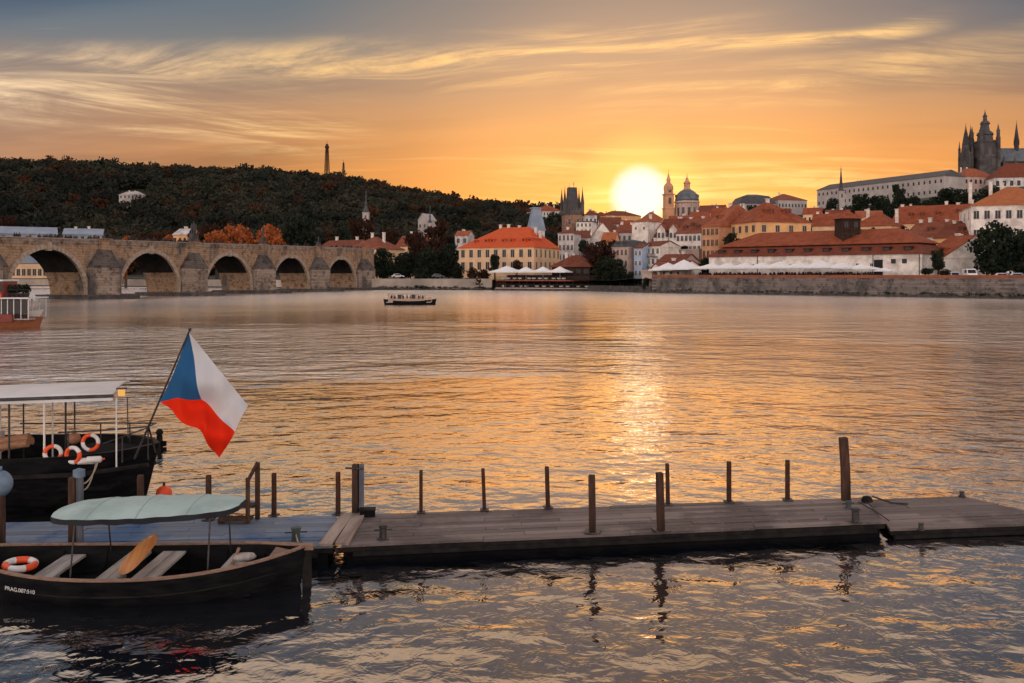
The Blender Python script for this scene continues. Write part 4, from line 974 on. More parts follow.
def pinnacle(mb, x, y, z0, z1, r): mb.lathe([(r, z0), (r, lerp(z0, z1, .45)), (r * 1.25, lerp(z0, z1, .48)), (r * .7, lerp(z0, z1, .55)), (.12, lerp(z0, z1, .97)), (.05, z1)], 6, (x, y, 0))
def cathedral():
    Y = 760; s = Y / F; zb = ZZ(186, Y); z = lambda py: ZZ(py, Y) - zb; c = XY(985, Y)
    X = lambda px, y=0.0: (px - 512) / F * (Y + y) - c.x
    t = thing('gothic_cathedral', 'dark gothic cathedral with a great tower and thin spires on the castle hill', 'cathedral', (*c, zb))
    b = MB(); b.box(X(996), X(1075), 4, 22, -25, z(161)); b.box(X(1000), X(1075), -4, 4.2, -25, z(168))
    for i in range(7):
        x = X(1000 + i * 11); b.box(x - .8, x + .8, -7, -4.002, -25, z(166)); b.box(x - .5, x + .5, -6, 4, z(166) + .01, z(163)); pinnacle(b, x, -6.2, z(166), z(155), 1.0)
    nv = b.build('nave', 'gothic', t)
    for i in range(6): window(nv, X(1005.5 + i * 11), -4, z(173), 0, 3.6, 6.5, 'gothic')
    r = MB(); xa, xb = X(994, 13), X(1075, 13)
    r.add([(xa, 2.8, z(161) + .01), (xb, 2.8, z(161) + .01), (xb, 23, z(161) + .01), (xa, 23, z(161) + .01), (xa + 3, 13, z(147)), (xb, 13, z(147))], [(0, 1, 5, 4), (2, 3, 4, 5), (3, 0, 4), (1, 2, 5), (3, 2, 1, 0)])
    r.box(xa + 3, xb, 12.8, 13.2, z(147) + .003, z(146)); r.build('roof', 'copper', t)
    # great south tower
    w_ = 8.6 * s; g_ = MB(); g_.box(-w_, w_, -w_, w_, -25, z(141))
    for x in (-1, 1):
        for y in (-1, 1): g_.box(x * w_ - 1.3, x * w_ + 1.3, y * w_ - 1.3, y * w_ + 1.3, -25, z(138)); pinnacle(g_, x * w_, y * w_, z(138) + .01, z(125), 1.35)
    g_.box(-w_ - .7, w_ + .7, -w_ - .7, w_ + .7, z(143), z(142) ); g_.box(-w_ - .7, w_ + .7, -w_ - .7, w_ + .7, z(158), z(157)); g_.box(-w_ - .7, w_ + .7, -w_ - .7, w_ + .7, z(170), z(169.3))
    tw = g_.build('great_tower', 'gothic', t)
    for x in (-3, 3): window(tw, x, -w_, z(150), 0, 2.2, 8.5, 'gothic')
    window(tw, 0, -w_, z(164), 0, 3.0, 7, 'gothic')
    h = MB(); h.lathe([(w_ * .86, z(141)), (w_ * .80, z(136)), (w_ * .92, z(135)), (w_ * .84, z(133)), (w_ * .5, z(130.5)), (w_ * .42, z(128)), (w_ * .42, z(125)), (w_ * .55, z(124)), (w_ * .45, z(122)), (w_ * .24, z(120.5)), (w_ * .2, z(117)), (w_ * .27, z(116.3)), (w_ * .12, z(114.5)), (.2, z(111)), (.08, z(109))], 8); h.build('helm', 'slate', t)
    # western pair of spires
    for x, y in ((X(965.8, 3), 3), (X(970.5, 14), 14)):
        q_ = MB(); a = 4.3 * s
        q_.box(x - a, x + a, y - a, y + a, -25, z(152))
        for dx_ in (-1, 1):
            for dy_ in (-1, 1):
                q_.box(x + dx_ * a - .8, x + dx_ * a + .8, y + dy_ * a - .8, y + dy_ * a + .8, -25, z(156)); pinnacle(q_, x + dx_ * a, y + dy_ * a, z(156) + .01, z(140), .95)
        q_.lathe([(a * 1.0, z(152) + .01), (a * .78, z(145)), (a * .84, z(144.6)), (a * .12, z(127)), (.25, z(125.5)), (.05, z(122))], 8, (x, y, 0))
        for k in range(6):
            zz = lerp(z(150), z(130), k / 6); rr2 = a * lerp(.95, .25, k / 6)
            for j in range(4): q_.ball((x + rr2 * math.cos(j * 1.57 + .78), y + rr2 * math.sin(j * 1.57 + .78), zz), .45, 5, 4)
        tq = q_.build('spire', 'gothic', t); window(tq, x, y - a, z(160), 0, 1.6, 7, 'gothic'); window(tq, x, y - a, z(174), 0, 1.6, 7, 'gothic')
    f_ = MB(); x = X(1016.5, 13); f_.lathe([(1.9, z(150)), (1.9, z(141)), (2.3, z(140.5)), (1.7, z(139.5)), (1.5, z(135.5)), (1.7, z(135)), (.15, z(120)), (.05, z(117))], 8, (x, 13, 0))
    for j in range(4): pinnacle(f_, x + 1.9 * math.cos(j * 1.57 + .78), 13 + 1.9 * math.sin(j * 1.57 + .78), z(143), z(135), .4)
    f_.build('ridge_spire', 'gothic', t)
cathedral()

# ------------------------------------------------------------------ riverside restaurant, parasols, vehicles
def restaurant():
    A, B = XY(496, 297), XY(589, 284); Wd = (B - A).length; u = (B - A) / Wd; n = Vector((-u.y, u.x)); c = (A + B) / 2
    t = thing('restaurant_terrace', 'two storey open riverside restaurant terrace with dark galleries', 'restaurant', (c.x, c.y, 0), math.atan2(u.y, u.x))
    x0, x1 = -Wd / 2, Wd / 2
    b = MB(); b.box(x0 - .5, x1 + .5, -.4, 9, -1.5, .55); b.build('base', 'dark_stone', t)
    for zz, nm in ((.8, 'floor'), (3.35, 'floor')):
        f_ = MB(); f_.box(x0, x1, .1, 8.5, zz - .22, zz); f_.box(x0 - .1, x1 + .1, -.06, .098, zz - .32, zz + .05); f_.build(nm, 'brickred' if zz > 2 else 'quay_pale', t)
    b = MB(); b.box(x0 + .2, x1 - .2, 7.6, 8.2, .55, 3.1); b.box(x0 + .2, x1 - .2, 8.0, 8.3, 3.36, 5.0); b.build('back_wall', 'timber', t)
    for i in range(13):
        x = lerp(x0 + .3, x1 - .3, i / 12); p_ = MB(); p_.box(x - .11, x + .11, .25, .47, .802, 3.1); p_.build('post', 'timber', t)
    for zz in (.8, 3.35):
        r = MB()
        for k in range(90):
            x = lerp(x0, x1, k / 89); r.box(x - .025, x + .025, .12, .17, zz + .01, zz + 1.0)
        r.box(x0, x1, .10, .19, zz + 1.002, zz + 1.08); r.build('railing', 'steel', t)
    # guests' tables with white cloths
    q_ = random.Random(5)
    for zz in (.8, 3.35):
        for k in range(11):
            x = lerp(x0 + 1.5, x1 - (9 if zz > 2 else 1.5), k / 10) + q_.uniform(-.4, .4); y = q_.uniform(1.2, 3.2)
            m_ = MB(); m_.lathe([(.25, 0.004), (.06, .06), (.05, .70)], 8); m_.lathe([(.62, .703), (.62, .75)], 12)
            m_.lathe([(.64, .35), (.66, .752), (.3, .76)], 12)
            o = thing('cafe_table', ('white clothed table on the upper deck of the riverside restaurant' if zz > 2 else 'white clothed table in the dark lower gallery of the restaurant'), 'table', 
                      (*(c + u * x + n * y), zz + .003), 0, 'restaurant tables upstairs' if zz > 2 else 'restaurant tables downstairs')
            m_.build('table_top', 'canvas', o)
    return c, u, n, Wd
rc, ru, rn, rW = restaurant()
house('pavilion', 'low pavilion with a red hipped roof on the right of the riverside terrace', 552, 297, 590, 292, 276, 266.5, 255, 11, 'hip', 'timber', 'roofdark', 1, 5, win=(1.6, 1.5), style='timber', down=3, ov=.8)
def parasol(p, w_, hpole, hcan, label, grp, rz=0, walls=0.12):
    t = thing('parasol', label, 'parasol', p, rz, grp)
    b = MB(); b.tube([(0, 0, 0), (0, 0, hpole + hcan - .1)], .06, 8); b.lathe([(.45, 0), (.45, .08), (.1, .12)], 10); b.build('pole', 'ringwhite', t)
    a = w_ / 2; c = MB(); N = 12
    # square tent top with concave slopes
    for lev, (f_, zz) in enumerate([(1.0, 0), (.72, .22), (.42, .50), (.16, .84), (.01, 1.0)]):
        for i in range(4 * N):
            s_ = i % N / N * 2 - 1; side = i // N
            x, y = ((s_, -1), (1, s_), (-s_, 1), (-1, -s_))[side]
            sag = .10 * (1 - s_ * s_) * (1 if lev == 0 else .4)
            c.v.append((x * a * f_, y * a * f_, hpole + hcan * zz + (sag if lev else sag * .6)))
    for lev in range(4):
        for i in range(4 * N): c.f.append((lev * 4 * N + i, lev * 4 * N + (i + 1) % (4 * N), (lev + 1) * 4 * N + (i + 1) % (4 * N), (lev + 1) * 4 * N + i))
    cp = c.build('canopy', 'canvas', t)
    v = MB()
    for side in range(4):
        for i in range(N):
            s0, s1 = i / N * 2 - 1, (i + 1) / N * 2 - 1; q_ = []
            for s_ in (s0, s1):
                x, y = ((s_, -1), (1, s_), (-s_, 1), (-1, -s_))[side]; q_.append((x * a * 1.004, y * a * 1.004, hpole + .06 * (1 - s_ * s_)))
            v.add([q_[0], q_[1], (q_[1][0], q_[1][1], hpole - walls * 2.4), (q_[0][0], q_[0][1], hpole - walls * 2.4)], [(0, 1, 2, 3)])
    v.build('valance', 'canvas', cp); return t
pos = ('far left and largest', 'second', 'third', 'rightmost')
for i, (px, w_) in enumerate(((507, 9.6), (526, 6.4), (543, 6.4), (560, 6.4))):
    Y = lerp(300, 291, i / 3); q_ = XY(px, Y)
    parasol((q_.x, q_.y, 3.36), w_, 2.7, 2.0 if i == 0 else 1.7, '%s white parasol on the riverside restaurant terrace, counted from the left' % pos[i], 'white parasols on the restaurant terrace', math.atan2(ru.y, ru.x))
par = [(668, 256, 8, 2.6, 2.0), (684, 246, 9, 2.8, 2.6), (712, 240, 8, 3.0, 1.3), (728, 236, 8, 3.0, 1.3), (745, 231, 8, 3.0, 1.3), (762, 227, 7.4, 3.0, 1.3), (780, 222, 8.4, 3.0, 1.6), (800, 217, 8.2, 3.0, 1.3), (821, 212, 9, 3.0, 1.7), (842, 207, 8, 2.9, 1.3), (862, 203, 7, 2.7, 1.1), (885, 199, 4, 2.2, .7)]
names = ['low white parasol beside the small cottage above the quay', 'steep white tent just left of the long white building', 'first white parasol in front of the left end of the long white building', 'second white parasol from the left end of the long white building', 'third white parasol from the left end of the long white building',
         'fourth white parasol from the left end of the long white building', 'slightly taller white parasol in the middle of the row before the long white building', 'white parasol right of the taller middle parasol of the long row', 'widest white tent in front of the long white building, under the timber tower side', 'white parasol just right of the widest tent on the quay', 'last of the big white parasols towards the dark recessed door', 'small white parasol standing alone before the dark recessed door']
quz = math.atan2(-67, 69)
for (px, Y, w_, hp, hc), lb in zip(par, names):
    Y = max(Y, Ybank(px) + 5.2); q_ = XY(px, Y); parasol((q_.x, q_.y, 3.92), w_, hp, hc, lb, 'white parasols along the quay', quz)
cr = MB(); r_ = random.Random(23)
for i in range(240):  # figures packed densely to darken the shade beneath the parasols
    px = r_.uniform(700, 875); Y = Ybank(px) + r_.uniform(2.0, 9); q_ = XY(px, Y); figure(cr, (q_.x, q_.y, 3.9), r_.uniform(1.6, 2.0), r_)
tag(cr.build('cafe_crowd', 'cloth'), 'guests crowded under the white parasols on the quay', 'crowd', kind='stuff')

def vehicle(name, label, cat, px, Y, L, Wd, H, paint, van, rz, ybase=276.2):
    p = XY(px, Y); t = thing(name, label, cat, (p.x, p.y, 3.96), rz, None)
    # side profile in local x (front at +x), extruded across y with tumblehome
    if van: prof = [(-L / 2, .35), (-L / 2, H * .95), (-L / 2 + .15, H), (L * .22, H), (L * .30, H * .93), (L * .40, H * .58), (L * .49, H * .48), (L / 2, H * .30), (L / 2, .35)]
    else: prof = [(-L / 2, .35), (-L / 2, H * .58), (-L * .40, H * .66), (-L * .30, H * .97), (-L * .22, H), (L * .08, H), (L * .14, H * .96), (L * .26, H * .66), (L * .46, H * .56), (L / 2, H * .40), (L / 2, .35)]
    b = MB(); k = len(prof)
    for y, sc in ((-1, 1), (1, 1)):
        for x, z in prof: b.v.append((x, y * Wd / 2 * (1 if z < H * .62 else .88), z))
    b.f.append(tuple(reversed(range(k)))); b.f.append(tuple(range(k, 2 * k)))
    for i in range(k): b.f.append((i, (i + 1) % k, k + (i + 1) % k, k + i))
    bd = b.build('body', paint, t)
    for s_ in (-1, 1):
        wb = MB(); yy = s_ * (Wd / 2 * .90 + .035)
        xa, xb = (-L * .05, L * .26) if van else (-L * .26, L * .16)
        wb.add([(xa, yy + s_ * .04, H * .62), (xb + (.25 if van else .2), yy + s_ * .04, H * .62), (xb, yy - s_ * .01, H * .90), (xa + (.0 if van else .25), yy - s_ * .01, H * .90)], [(0, 1, 2, 3) if s_ < 0 else (3, 2, 1, 0)]); wb.build('side_window', 'glass', t)
    ws = MB(); 
    if van: ws.add([(L * .405, -Wd * .40, H * .60), (L * .405, Wd * .40, H * .60), (L * .312, Wd * .38, H * .91), (L * .312, -Wd * .38, H * .91)], [(0, 1, 2, 3)])
    else: ws.add([(L * .265, -Wd * .40, H * .68), (L * .265, Wd * .40, H * .68), (L * .155, Wd * .37, H * .94), (L * .155, -Wd * .37, H * .94)], [(0, 1, 2, 3)])
    ws.build('windscreen', 'glass', t)
    for x in (-L * .31, L * .31):
        for s_ in (-1, 1):
            w_ = MB(); w_.lathe([(.12, -.11), (.33, -.11), (.34, 0), (.33, .11), (.12, .11)], 16); o = w_.build('wheel', 'tar', t); o.location = (x, s_ * (Wd / 2 - .08), .34); o.rotation_euler = (math.pi / 2, 0, 0)
    for s_ in (-1, 1):
        h_ = MB(); h_.box(L / 2 - .06, L / 2 + .015, s_ * Wd * .36 - .16, s_ * Wd * .36 + .16, H * .34, H * .34 + .17); h_.build('headlight', 'ringwhite', t)
    g_ = MB(); g_.box(L / 2 - .05, L / 2 + .03, -Wd * .45, Wd * .45, .30, .42); g_.build('bumper', 'tar', t)
vehicle('parked_van', 'small pale blue van parked on the quay beside the white van', 'van', 953.5, 207, 4.4, 1.9, 1.75, 'bluecar', True, quz + math.pi * .5 - 2.6)
vehicle('parked_van', 'tall white van parked on the quay left of the large round tree', 'van', 969.5, 204, 5.4, 2.1, 2.45, 'boatwhite', True, quz + math.pi * .5 - 2.6)
vehicle('parked_car', 'silver car parked under the large round tree', 'car', 1004, 201, 4.4, 1.8, 1.5, 'silvercar', False, quz)
vehicle('parked_car', 'pale blue car at the right edge of the frame under the trees', 'car', 1019, 199, 4.3, 1.8, 1.5, 'bluecar', False, quz)
vehicle('parked_car', 'dark car parked beyond the embankment wall among the left trees', 'car', 398, 312, 4.4, 1.8, 1.5, 'silvercar', False, .1)
vehicle('parked_car', 'dark car among the trees right of the silver one behind the embankment wall', 'car', 438, 312, 4.4, 1.8, 1.5, 'darkcar', False, .1)

# ------------------------------------------------------------------ trees
T = tree
g1 = 'dark trees behind the embankment wall'
for px, yt, w_, yb, Y, lf, lb, kd in [
    (383, 245, 30, 279, 330, 'leafdark', 'dark tree hiding the right end of the stone bridge', 'round'), (404, 250, 30, 279, 336, 'leafdark', 'low dark tree behind the parked silver car', 'round'),
    (418, 226, 30, 279, 372, 'leafred', 'reddish dark tree under the white angular hill house', 'round'), (437, 217, 40, 279, 345, 'leafred', 'tallest dark reddish tree left of the bright red roof', 'tall'),
    (427, 244, 34, 280, 330, 'leafdark', 'dark bushy tree at the middle of the embankment wall', 'round'), (449, 240, 26, 280, 333, 'leafdark', 'dark tree touching the left end of the bright red roof', 'round'), (459, 262, 16, 281, 322, 'leafdark', 'small dark tree right at the corner of the pale yellow building', 'round')]:
    T(px, yt, w_, yb, Y, lf, lb, kd, g1)
T(495, 250.5, 15, 279, 306, 'leafdark', 'narrow dark evergreen in front of the pale yellow building', 'tall', name='evergreen_tree')
T(480, 264, 26, 289, 303, 'leafred', 'bare looking purplish shrub at the left end of the restaurant terrace', 'bush', name='shrub', cat='shrub')
T(472, 274, 20, 290, 302.5, 'leafdark', 'dark shrub hanging over the embankment wall', 'bush', name='shrub', cat='shrub')
T(517, 258, 10, 278, 308, 'leafred', 'small reddish tree behind the largest terrace parasol', 'round')
T(603, 236, 42, 276, 296, 'leafred', 'large dark red tree leaning over the river beside the restaurant', 'round')
T(607, 252, 38, 291, 286, 'leafdark', 'dark green tree at the water below the large red tree', 'round')
T(589, 240, 24, 268, 320, 'leafred', 'brownish tree between the grey white narrow house and the white gable', 'round')
T(620, 262, 14, 291, 281, 'leafdark', 'dark bush at the foot of the beige pink tenement', 'bush', name='shrub', cat='shrub')
T(298, 207, 44, 250, 392, 'leafdark', 'big dark tree behind the fourth arch of the bridge', 'round')
go = 'orange autumn trees behind the bridge'
for px, yt, w_, Y, lf, lb in [(207, 219, 32, 372, 'leafred', 'dark orange tree directly right of the dark statue group'), (217, 226, 30, 366, 'leaforange', 'low orange tree between the statue group and the wide orange tree'), (240, 219, 44, 376, 'leaforange', 'widest bright orange tree above the third arch'), (267, 220, 38, 378, 'leaforange', 'bright orange tree behind the single bridge statue'),
                      (168, 233, 14, 350, 'leaforange', 'small orange tree left of the statue group above the second arch'), (152, 229, 34, 352, 'leafred', 'dull brownish tree above the second arch'), (126, 234, 16, 350, 'leaforange', 'faint orange treetop above the first pier'), (8, 212, 26, 380, 'leafred', 'dark reddish tree at the left edge of the frame'), (123, 262, 12, 330, 'leaforange', 'orange tree seen through the second arch')]:
    T(px, yt, w_, 262 if px > 20 else 245, Y, lf, lb, 'round', go)
T(192, 226, 11, 250, 340, 'leafdark', 'dark narrow tree behind the statue group', 'tall')
for px, yt, w_, Y, lb in [(362, 214, 34, 480, 'dark tree below the small church spire'), (388, 224, 26, 470, 'dark tree right of the small church spire'), (345, 224, 26, 470, 'dark tree left of the small church spire'), (470, 214, 26, 560, 'dark tree on the slope above the bright red roof'), (553, 209, 22, 590, 'dark tree clump left of the dark bridge tower'), (594, 209, 14, 560, 'dark tree right of the dark bridge tower'), (541, 214, 20, 560, 'dark tree behind the grey blue slate roof')]:
    T(px, yt, w_, yt + 28, Y, 'leafred' if px in (362, 388) else 'leafdark', lb, 'round', 'trees on the slope behind the town')
T(731, 230, 22, 262, 262, 'leafdark', 'dark green tree between the ochre house and the yellow mansion', 'round')
T(690, 262, 32, 279, 262, 'leafdark', 'dark hedge like tree behind the steep white tent', 'bush')
T(706, 254, 18, 279, 261, 'leafdark', 'dark tree at the left end of the long white building', 'round')
T(674, 244, 6.5, 251, 294, 'leafdark', 'left round bush on the pinkish garden wall', 'round', name='bush', cat='bush')
T(684, 245, 9, 251, 294, 'leafdark', 'right wider bush on the pinkish garden wall', 'round', name='bush', cat='bush')
gc = 'dark trees below the castle palace'
for px, yt, w_, Y, lb in [(831, 196, 14, 520, 'small round dark tree left of the slim church spire'), (860, 191.5, 23, 560, 'round dark tree just right of the slim church spire'), (882, 193, 26, 550, 'second round dark tree below the castle palace'), (899, 183, 22, 560, 'pointed dark tree rising highest against the castle palace'), (913, 193, 24, 545, 'low dark tree right of the pointed castle tree'), (929, 198, 22, 530, 'low dark tree in the gap of the castle tree row'),
                      (949, 185, 38, 540, 'largest dark tree under the castle wing'), (968, 191, 26, 520, 'dark tree left of the white chimney of the big house'), (991, 182, 30, 500, 'dark tree behind the orange roof of the big white house'),
                      (846, 203, 20, 470, 'low dark tree at the foot of the slim church spire'), (871, 203, 24, 470, 'low bushy tree in front of the two round castle trees'), (893, 202, 28, 470, 'low bushy tree in front of the pointed castle tree'), (917, 203, 28, 460, 'low dark tree above the small dormers of the broad red roof'), (940, 201, 28, 460, 'low dark tree above the right end of the broad red roof'), (961, 200, 22, 450, 'low dark tree above the steep red roof')]:
    T(px, yt, w_, 217 if px < 940 else 212, Y, 'leafdark', lb, 'tall' if px == 899 else 'round', gc)
gt = 'small dark trees between the town houses'
for px, yt, w_, yb, Y, lb in [(582, 238, 10, 258, 345, 'small dark tree at the right end of the grey white narrow house'), (612, 226, 9, 240, 410, 'small dark tree behind the small orange roofed house'), (652, 229, 9, 246, 372, 'small dark tree left of the two white dormer bays'), (700, 222, 9, 240, 330, 'small dark tree left of the ochre house roof'), (716, 209, 12, 226, 440, 'dark tree behind the roof of the ochre house'), (752, 203, 13, 222, 470, 'dark tree between the dark mansard roof and the yellow mansion'),
                      (811, 218, 11, 240, 320, 'dark tree at the right corner of the yellow mansion'), (826, 206, 14, 222, 440, 'dark tree above the red roof left of the timber tower'), (873, 226, 10, 244, 290, 'small dark tree in front of the cream house behind the timber tower'), (900, 224, 10, 242, 300, 'small dark tree left of the white chimneyed red roof'), (662, 250, 9, 266, 292, 'small dark tree at the left end of the pinkish garden wall'), (630, 270, 10, 290, 279, 'dark shrubby tree at the foot of the orange walled tenement'), (646, 276, 9, 291, 259, 'dark shrub by the low pinkish house')]:
    T(px, yt, w_, yb, Y, 'leafdark', lb, 'round', gt)
T(993, 216, 50, 277, 214, 'leafdark', 'large round dark tree in front of the big white house', 'round')
T(1022, 224, 42, 277, 212, 'leafdark', 'large dark tree cut by the right edge of the frame', 'round')
T(938, 248, 16, 277, 214, 'leafdark', 'dark bushy tree right of the white annexe', 'round')
T(928, 266, 20, 277, 209, 'leafdark', 'low dark hedge bush before the white annexe', 'bush', name='bush', cat='bush')
T(944, 268, 14, 277, 209, 'leafdark', 'low dark bush left of the pale blue van', 'bush', name='bush', cat='bush')
rq = random.Random(9)
gb = MB()
for px in np.arange(372, 500, 1.2):                              # weeds along the waterline
    pass
wv = []
for px in list(np.arange(372, 496, 1.5)) + list(np.arange(655, 1030, 4.5)):
    if rq.random() < .25: continue
    Y = Ybank(px) - .75; q_ = XY(px, Y); s_ = rq.uniform(.5, 1.3) * (1.5 if abs(px - 421) < 7 else 1)
    v = proto[rq.randrange(5)][:160] * np.array([s_ * 1.6, s_ * .8, s_]) + np.array([q_.x, q_.y, .25]); wv.append(v)
me = quads_mesh('bank_weeds', np.concatenate(wv)); me.materials.append(M['leafdark']); tag(put('bank_weeds', me), 'dark weeds along the foot of the river walls', 'weeds', kind='stuff')

# ------------------------------------------------------------------ tour boats
def hull_mesh(L, B, zg, zb_, sheer, n=24, blunt=False, inner=.06, floor=.1, power=2.4):
    """double-ended open hull along x: outer skin, inner skin, gunwale top"""
    secs = [(1.0, 1.0), (.97, .66), (.86, .30), (.55, .06), (0, 0)]
    b = MB(); o_rows, i_rows = [], []
    for i in range(n + 1):
        u_ = 2 * i / n - 1; f = max(.015, (1 - abs(u_) ** power) ** (.85))
        if blunt and u_ < 0: f = max(f, .78 * (1 - .15 * u_ * u_) if u_ < -.2 else f)
        zt = zg + sheer * abs(u_) ** 2.2; zk = zb_ + (zg * .25) * abs(u_) ** 4
        ro, ri = [], []
        for wv_, hv in secs: ro.append((u_ * L / 2 * (1 - .05 * (1 - hv)), -B / 2 * f * wv_, zk + (zt - zk) * hv))
        for wv_, hv in secs[-2::-1]: ro.append((u_ * L / 2 * (1 - .05 * (1 - hv)), B / 2 * f * wv_, zk + (zt - zk) * hv))
        for (x, y, z) in ro:
            k = max(0, 1 - inner * 2 / (B * f)) if f > .1 else .3; ri.append((x * .985, y * k, z if z >= zt - 1e-6 else max(z + .04, floor)))
        b_ = len(b.v); b.v += ro; b.v += ri; o_rows.append(b_); i_rows.append(b_ + len(ro))
    m_ = 2 * len(secs) - 1
    for i in range(n):
        a, c = o_rows[i], o_rows[i + 1]; e, g_ = i_rows[i], i_rows[i + 1]
        for j in range(m_ - 1):
            b.f.append((a + j, a + j + 1, c + j + 1, c + j)); b.f.append((e + j, g_ + j, g_ + j + 1, e + j + 1))
        b.f.append((a, c, g_, e)); b.f.append((a + m_ - 1, e + m_ - 1, g_ + m_ - 1, c + m_ - 1))
    b.f.append(tuple(o_rows[0] + j for j in range(m_))); b.f.append(tuple(o_rows[n] + j for j in reversed(range(m_))))
    return b
def tour_boat_mid():
    Y = 152; s = Y / F; c = XY(410, Y); t = thing('tour_boat', 'small dark hulled tour boat with a pale glazed cabin out on the river', 'boat', (c.x, c.y, 0), .06)
    L = 53 * s; hl = hull_mesh(L, 2.3, .62, -.3, .35, 24, floor=.3, power=4); h = hl.build('hull', 'hullblack', t)
    d_ = MB(); d_.box(-L * .44, L * .40, -.95, .95, .35, .5); d_.build('deck', 'bench', t)
    xa, xb = -L * .40, L * .28
    b = MB(); b.box(xa, xb, -.98, .98, .504, 1.0); b.build('cabin', 'boatpeach', t)
    for i in range(9):
        x = lerp(xa, xb, i / 8)
        for y in (-.95, .95): p_ = MB(); p_.box(x - .05, x + .05, y - .03, y + .03, 1.003, 1.72); p_.build('post', 'boatpeach', t)
    for i in range(8):
        x0, x1 = lerp(xa, xb, i / 8) + .07, lerp(xa, xb, (i + 1) / 8) - .07
        w_ = MB(); w_.box(x0, x1, -.945, -.925, 1.02, 1.70); w_.build('window', 'glass', t) if i % 3 == 2 else None
    r = MB(); r.frustum((xa - .35, xb + .35, -1.1, 1.1), 1.723, (xa - .1, xb + .1, -.8, .8), 1.92); r.build('roof', 'bench', t)
    cb = MB(); cb.box(xb + .4, xb + 1.2, -.7, .7, .504, 1.25); cb.build('helm_console', 'boatpeach', t)
    q_ = MB(); rs = random.Random(2)
    for i in range(9): figure(q_, (lerp(xa + .4, xb - .4, i / 8), rs.uniform(-.5, .5), .51), 1.1, rs)
    o = q_.build('passengers', 'cloth'); o.matrix_world = Matrix.Translation((c.x, c.y, 0)); tag(o, 'passengers seated inside the small tour boat', 'crowd', kind='stuff')
tour_boat_mid()
def tour_boat_left():
    Y = 87; s = Y / F; xr = XY(42, Y).x; L = 17.0; c = Vector((xr - L / 2, Y)); t = thing('tour_boat', 'orange and white tour boat with an upper deck at the left edge', 'boat', (c.x, c.y, 0), .03)
    X = lambda px: (px - 512) * s - c.x
    hull_mesh(L, 4.2, .70, -.5, .30, 28, floor=.6, power=5).build('hull', 'hullorange', t)
    bw = MB(); n = 12                                             # white bow strake
    hb = hull_mesh(L * 1.006, 4.24, 1.10, .66, .55, 28, floor=.72, power=5); hb.v = [v for v in hb.v]
    keep = [f for f in hb.f if all(hb.v[i][0] > X(24) for i in f)]
    hb.f = keep; hb.build('bow_strake', 'boatwhite', t)
    d_ = MB(); d_.box(-L * .45, X(37), -1.7, 1.7, .72, .86); d_.build('deck', 'bench', t)
    xb = X(37)
    b = MB(); b.box(-L * .45, X(22), -2.02, 2.02, .55, 1.28); b.build('cabin', 'redpaint', t)
    for px in (10, 16, 22, 29, 36):
        for y in (-1.72, 1.72): p_ = MB(); p_.box(X(px) - .035, X(px) + .035, y - .03, y + .03, .862, 2.72); p_.build('post', 'boatwhite', t)
    for a_, e_ in ((10.5, 15.5), (16.5, 21.5), (22.5, 28.5), (29.5, 35.5)):
        w_ = MB(); w_.box(X(a_), X(e_), -1.70, -1.66, 1.32, 2.62); w_.build('window', 'glass', t)
    b = MB(); b.box(X(10.3), X(36), -1.73, -1.70, .862, 1.28); b.box(-L * .45, X(9.7), -1.6, 1.6, 1.503, 2.72); b.build('side_panel', 'timber', t)
    r = MB(); r.box(-L * .46, X(37.5), -1.95, 1.95, 2.723, 2.86); r.build('roof', 'roofwhite', t)
    rl = MB()
    for zz in (3.2, 3.6): rl.tube([(X(36.5), -1.8, zz), (-L * .45, -1.8, zz)], .016, 6); 
    for k in range(8): x = lerp(X(36.5), X(-40), k / 7); rl.tube([(x, -1.8, 2.86), (x, -1.8, 3.6)], .016, 6)
    rl.build('railing', 'steel', t)
    wh = MB(); wh.box(X(-14), X(9.5), -1.3, 1.3, 2.863, 4.4); wh.build('wheelhouse', 'redpaint', t)
    w_ = MB(); w_.box(X(1.5), X(8.8), -1.34, -1.303, 3.5, 4.2); w_.build('wheelhouse_window', 'glass', t)
    w_ = MB(); w_.box(X(-15), X(10.3), -1.5, 1.5, 4.403, 4.55); w_.build('wheelhouse_roof', 'roofwhite', t)
    for px in (13, 18, 23, 27.5):
        q_ = P(px, 0, Y); tr = thing('potted_shrub', 'dark round potted shrub on the upper deck of the orange tour boat', 'shrub', (q_.x, Y - .2, 2.864), 0, 'shrubs on the tour boat roof')
        m_ = MB(); m_.lathe([(.22, 0), (.3, .38), (.25, .38)], 10); m_.build('pot', 'timber', tr)
        me = quads_mesh('foliage', leaves_np(np.random.default_rng(int(px)), 260, [(0, 0, .8, .42, .42, .48)], .09)); put('foliage', me, 'leafdark', tr)
    q_ = P(6, 0, Y); lr = thing('life_ring', 'orange life ring hung on the wheelhouse of the tour boat', 'life ring', (q_.x, Y - 1.42, 3.05), 0)
    m_ = MB(); m_.torus(.30, .085, 24, 8, Matrix.Rotation(math.pi / 2, 4, 'X')); m_.build('ring', 'ringred', lr, True)
tour_boat_left()
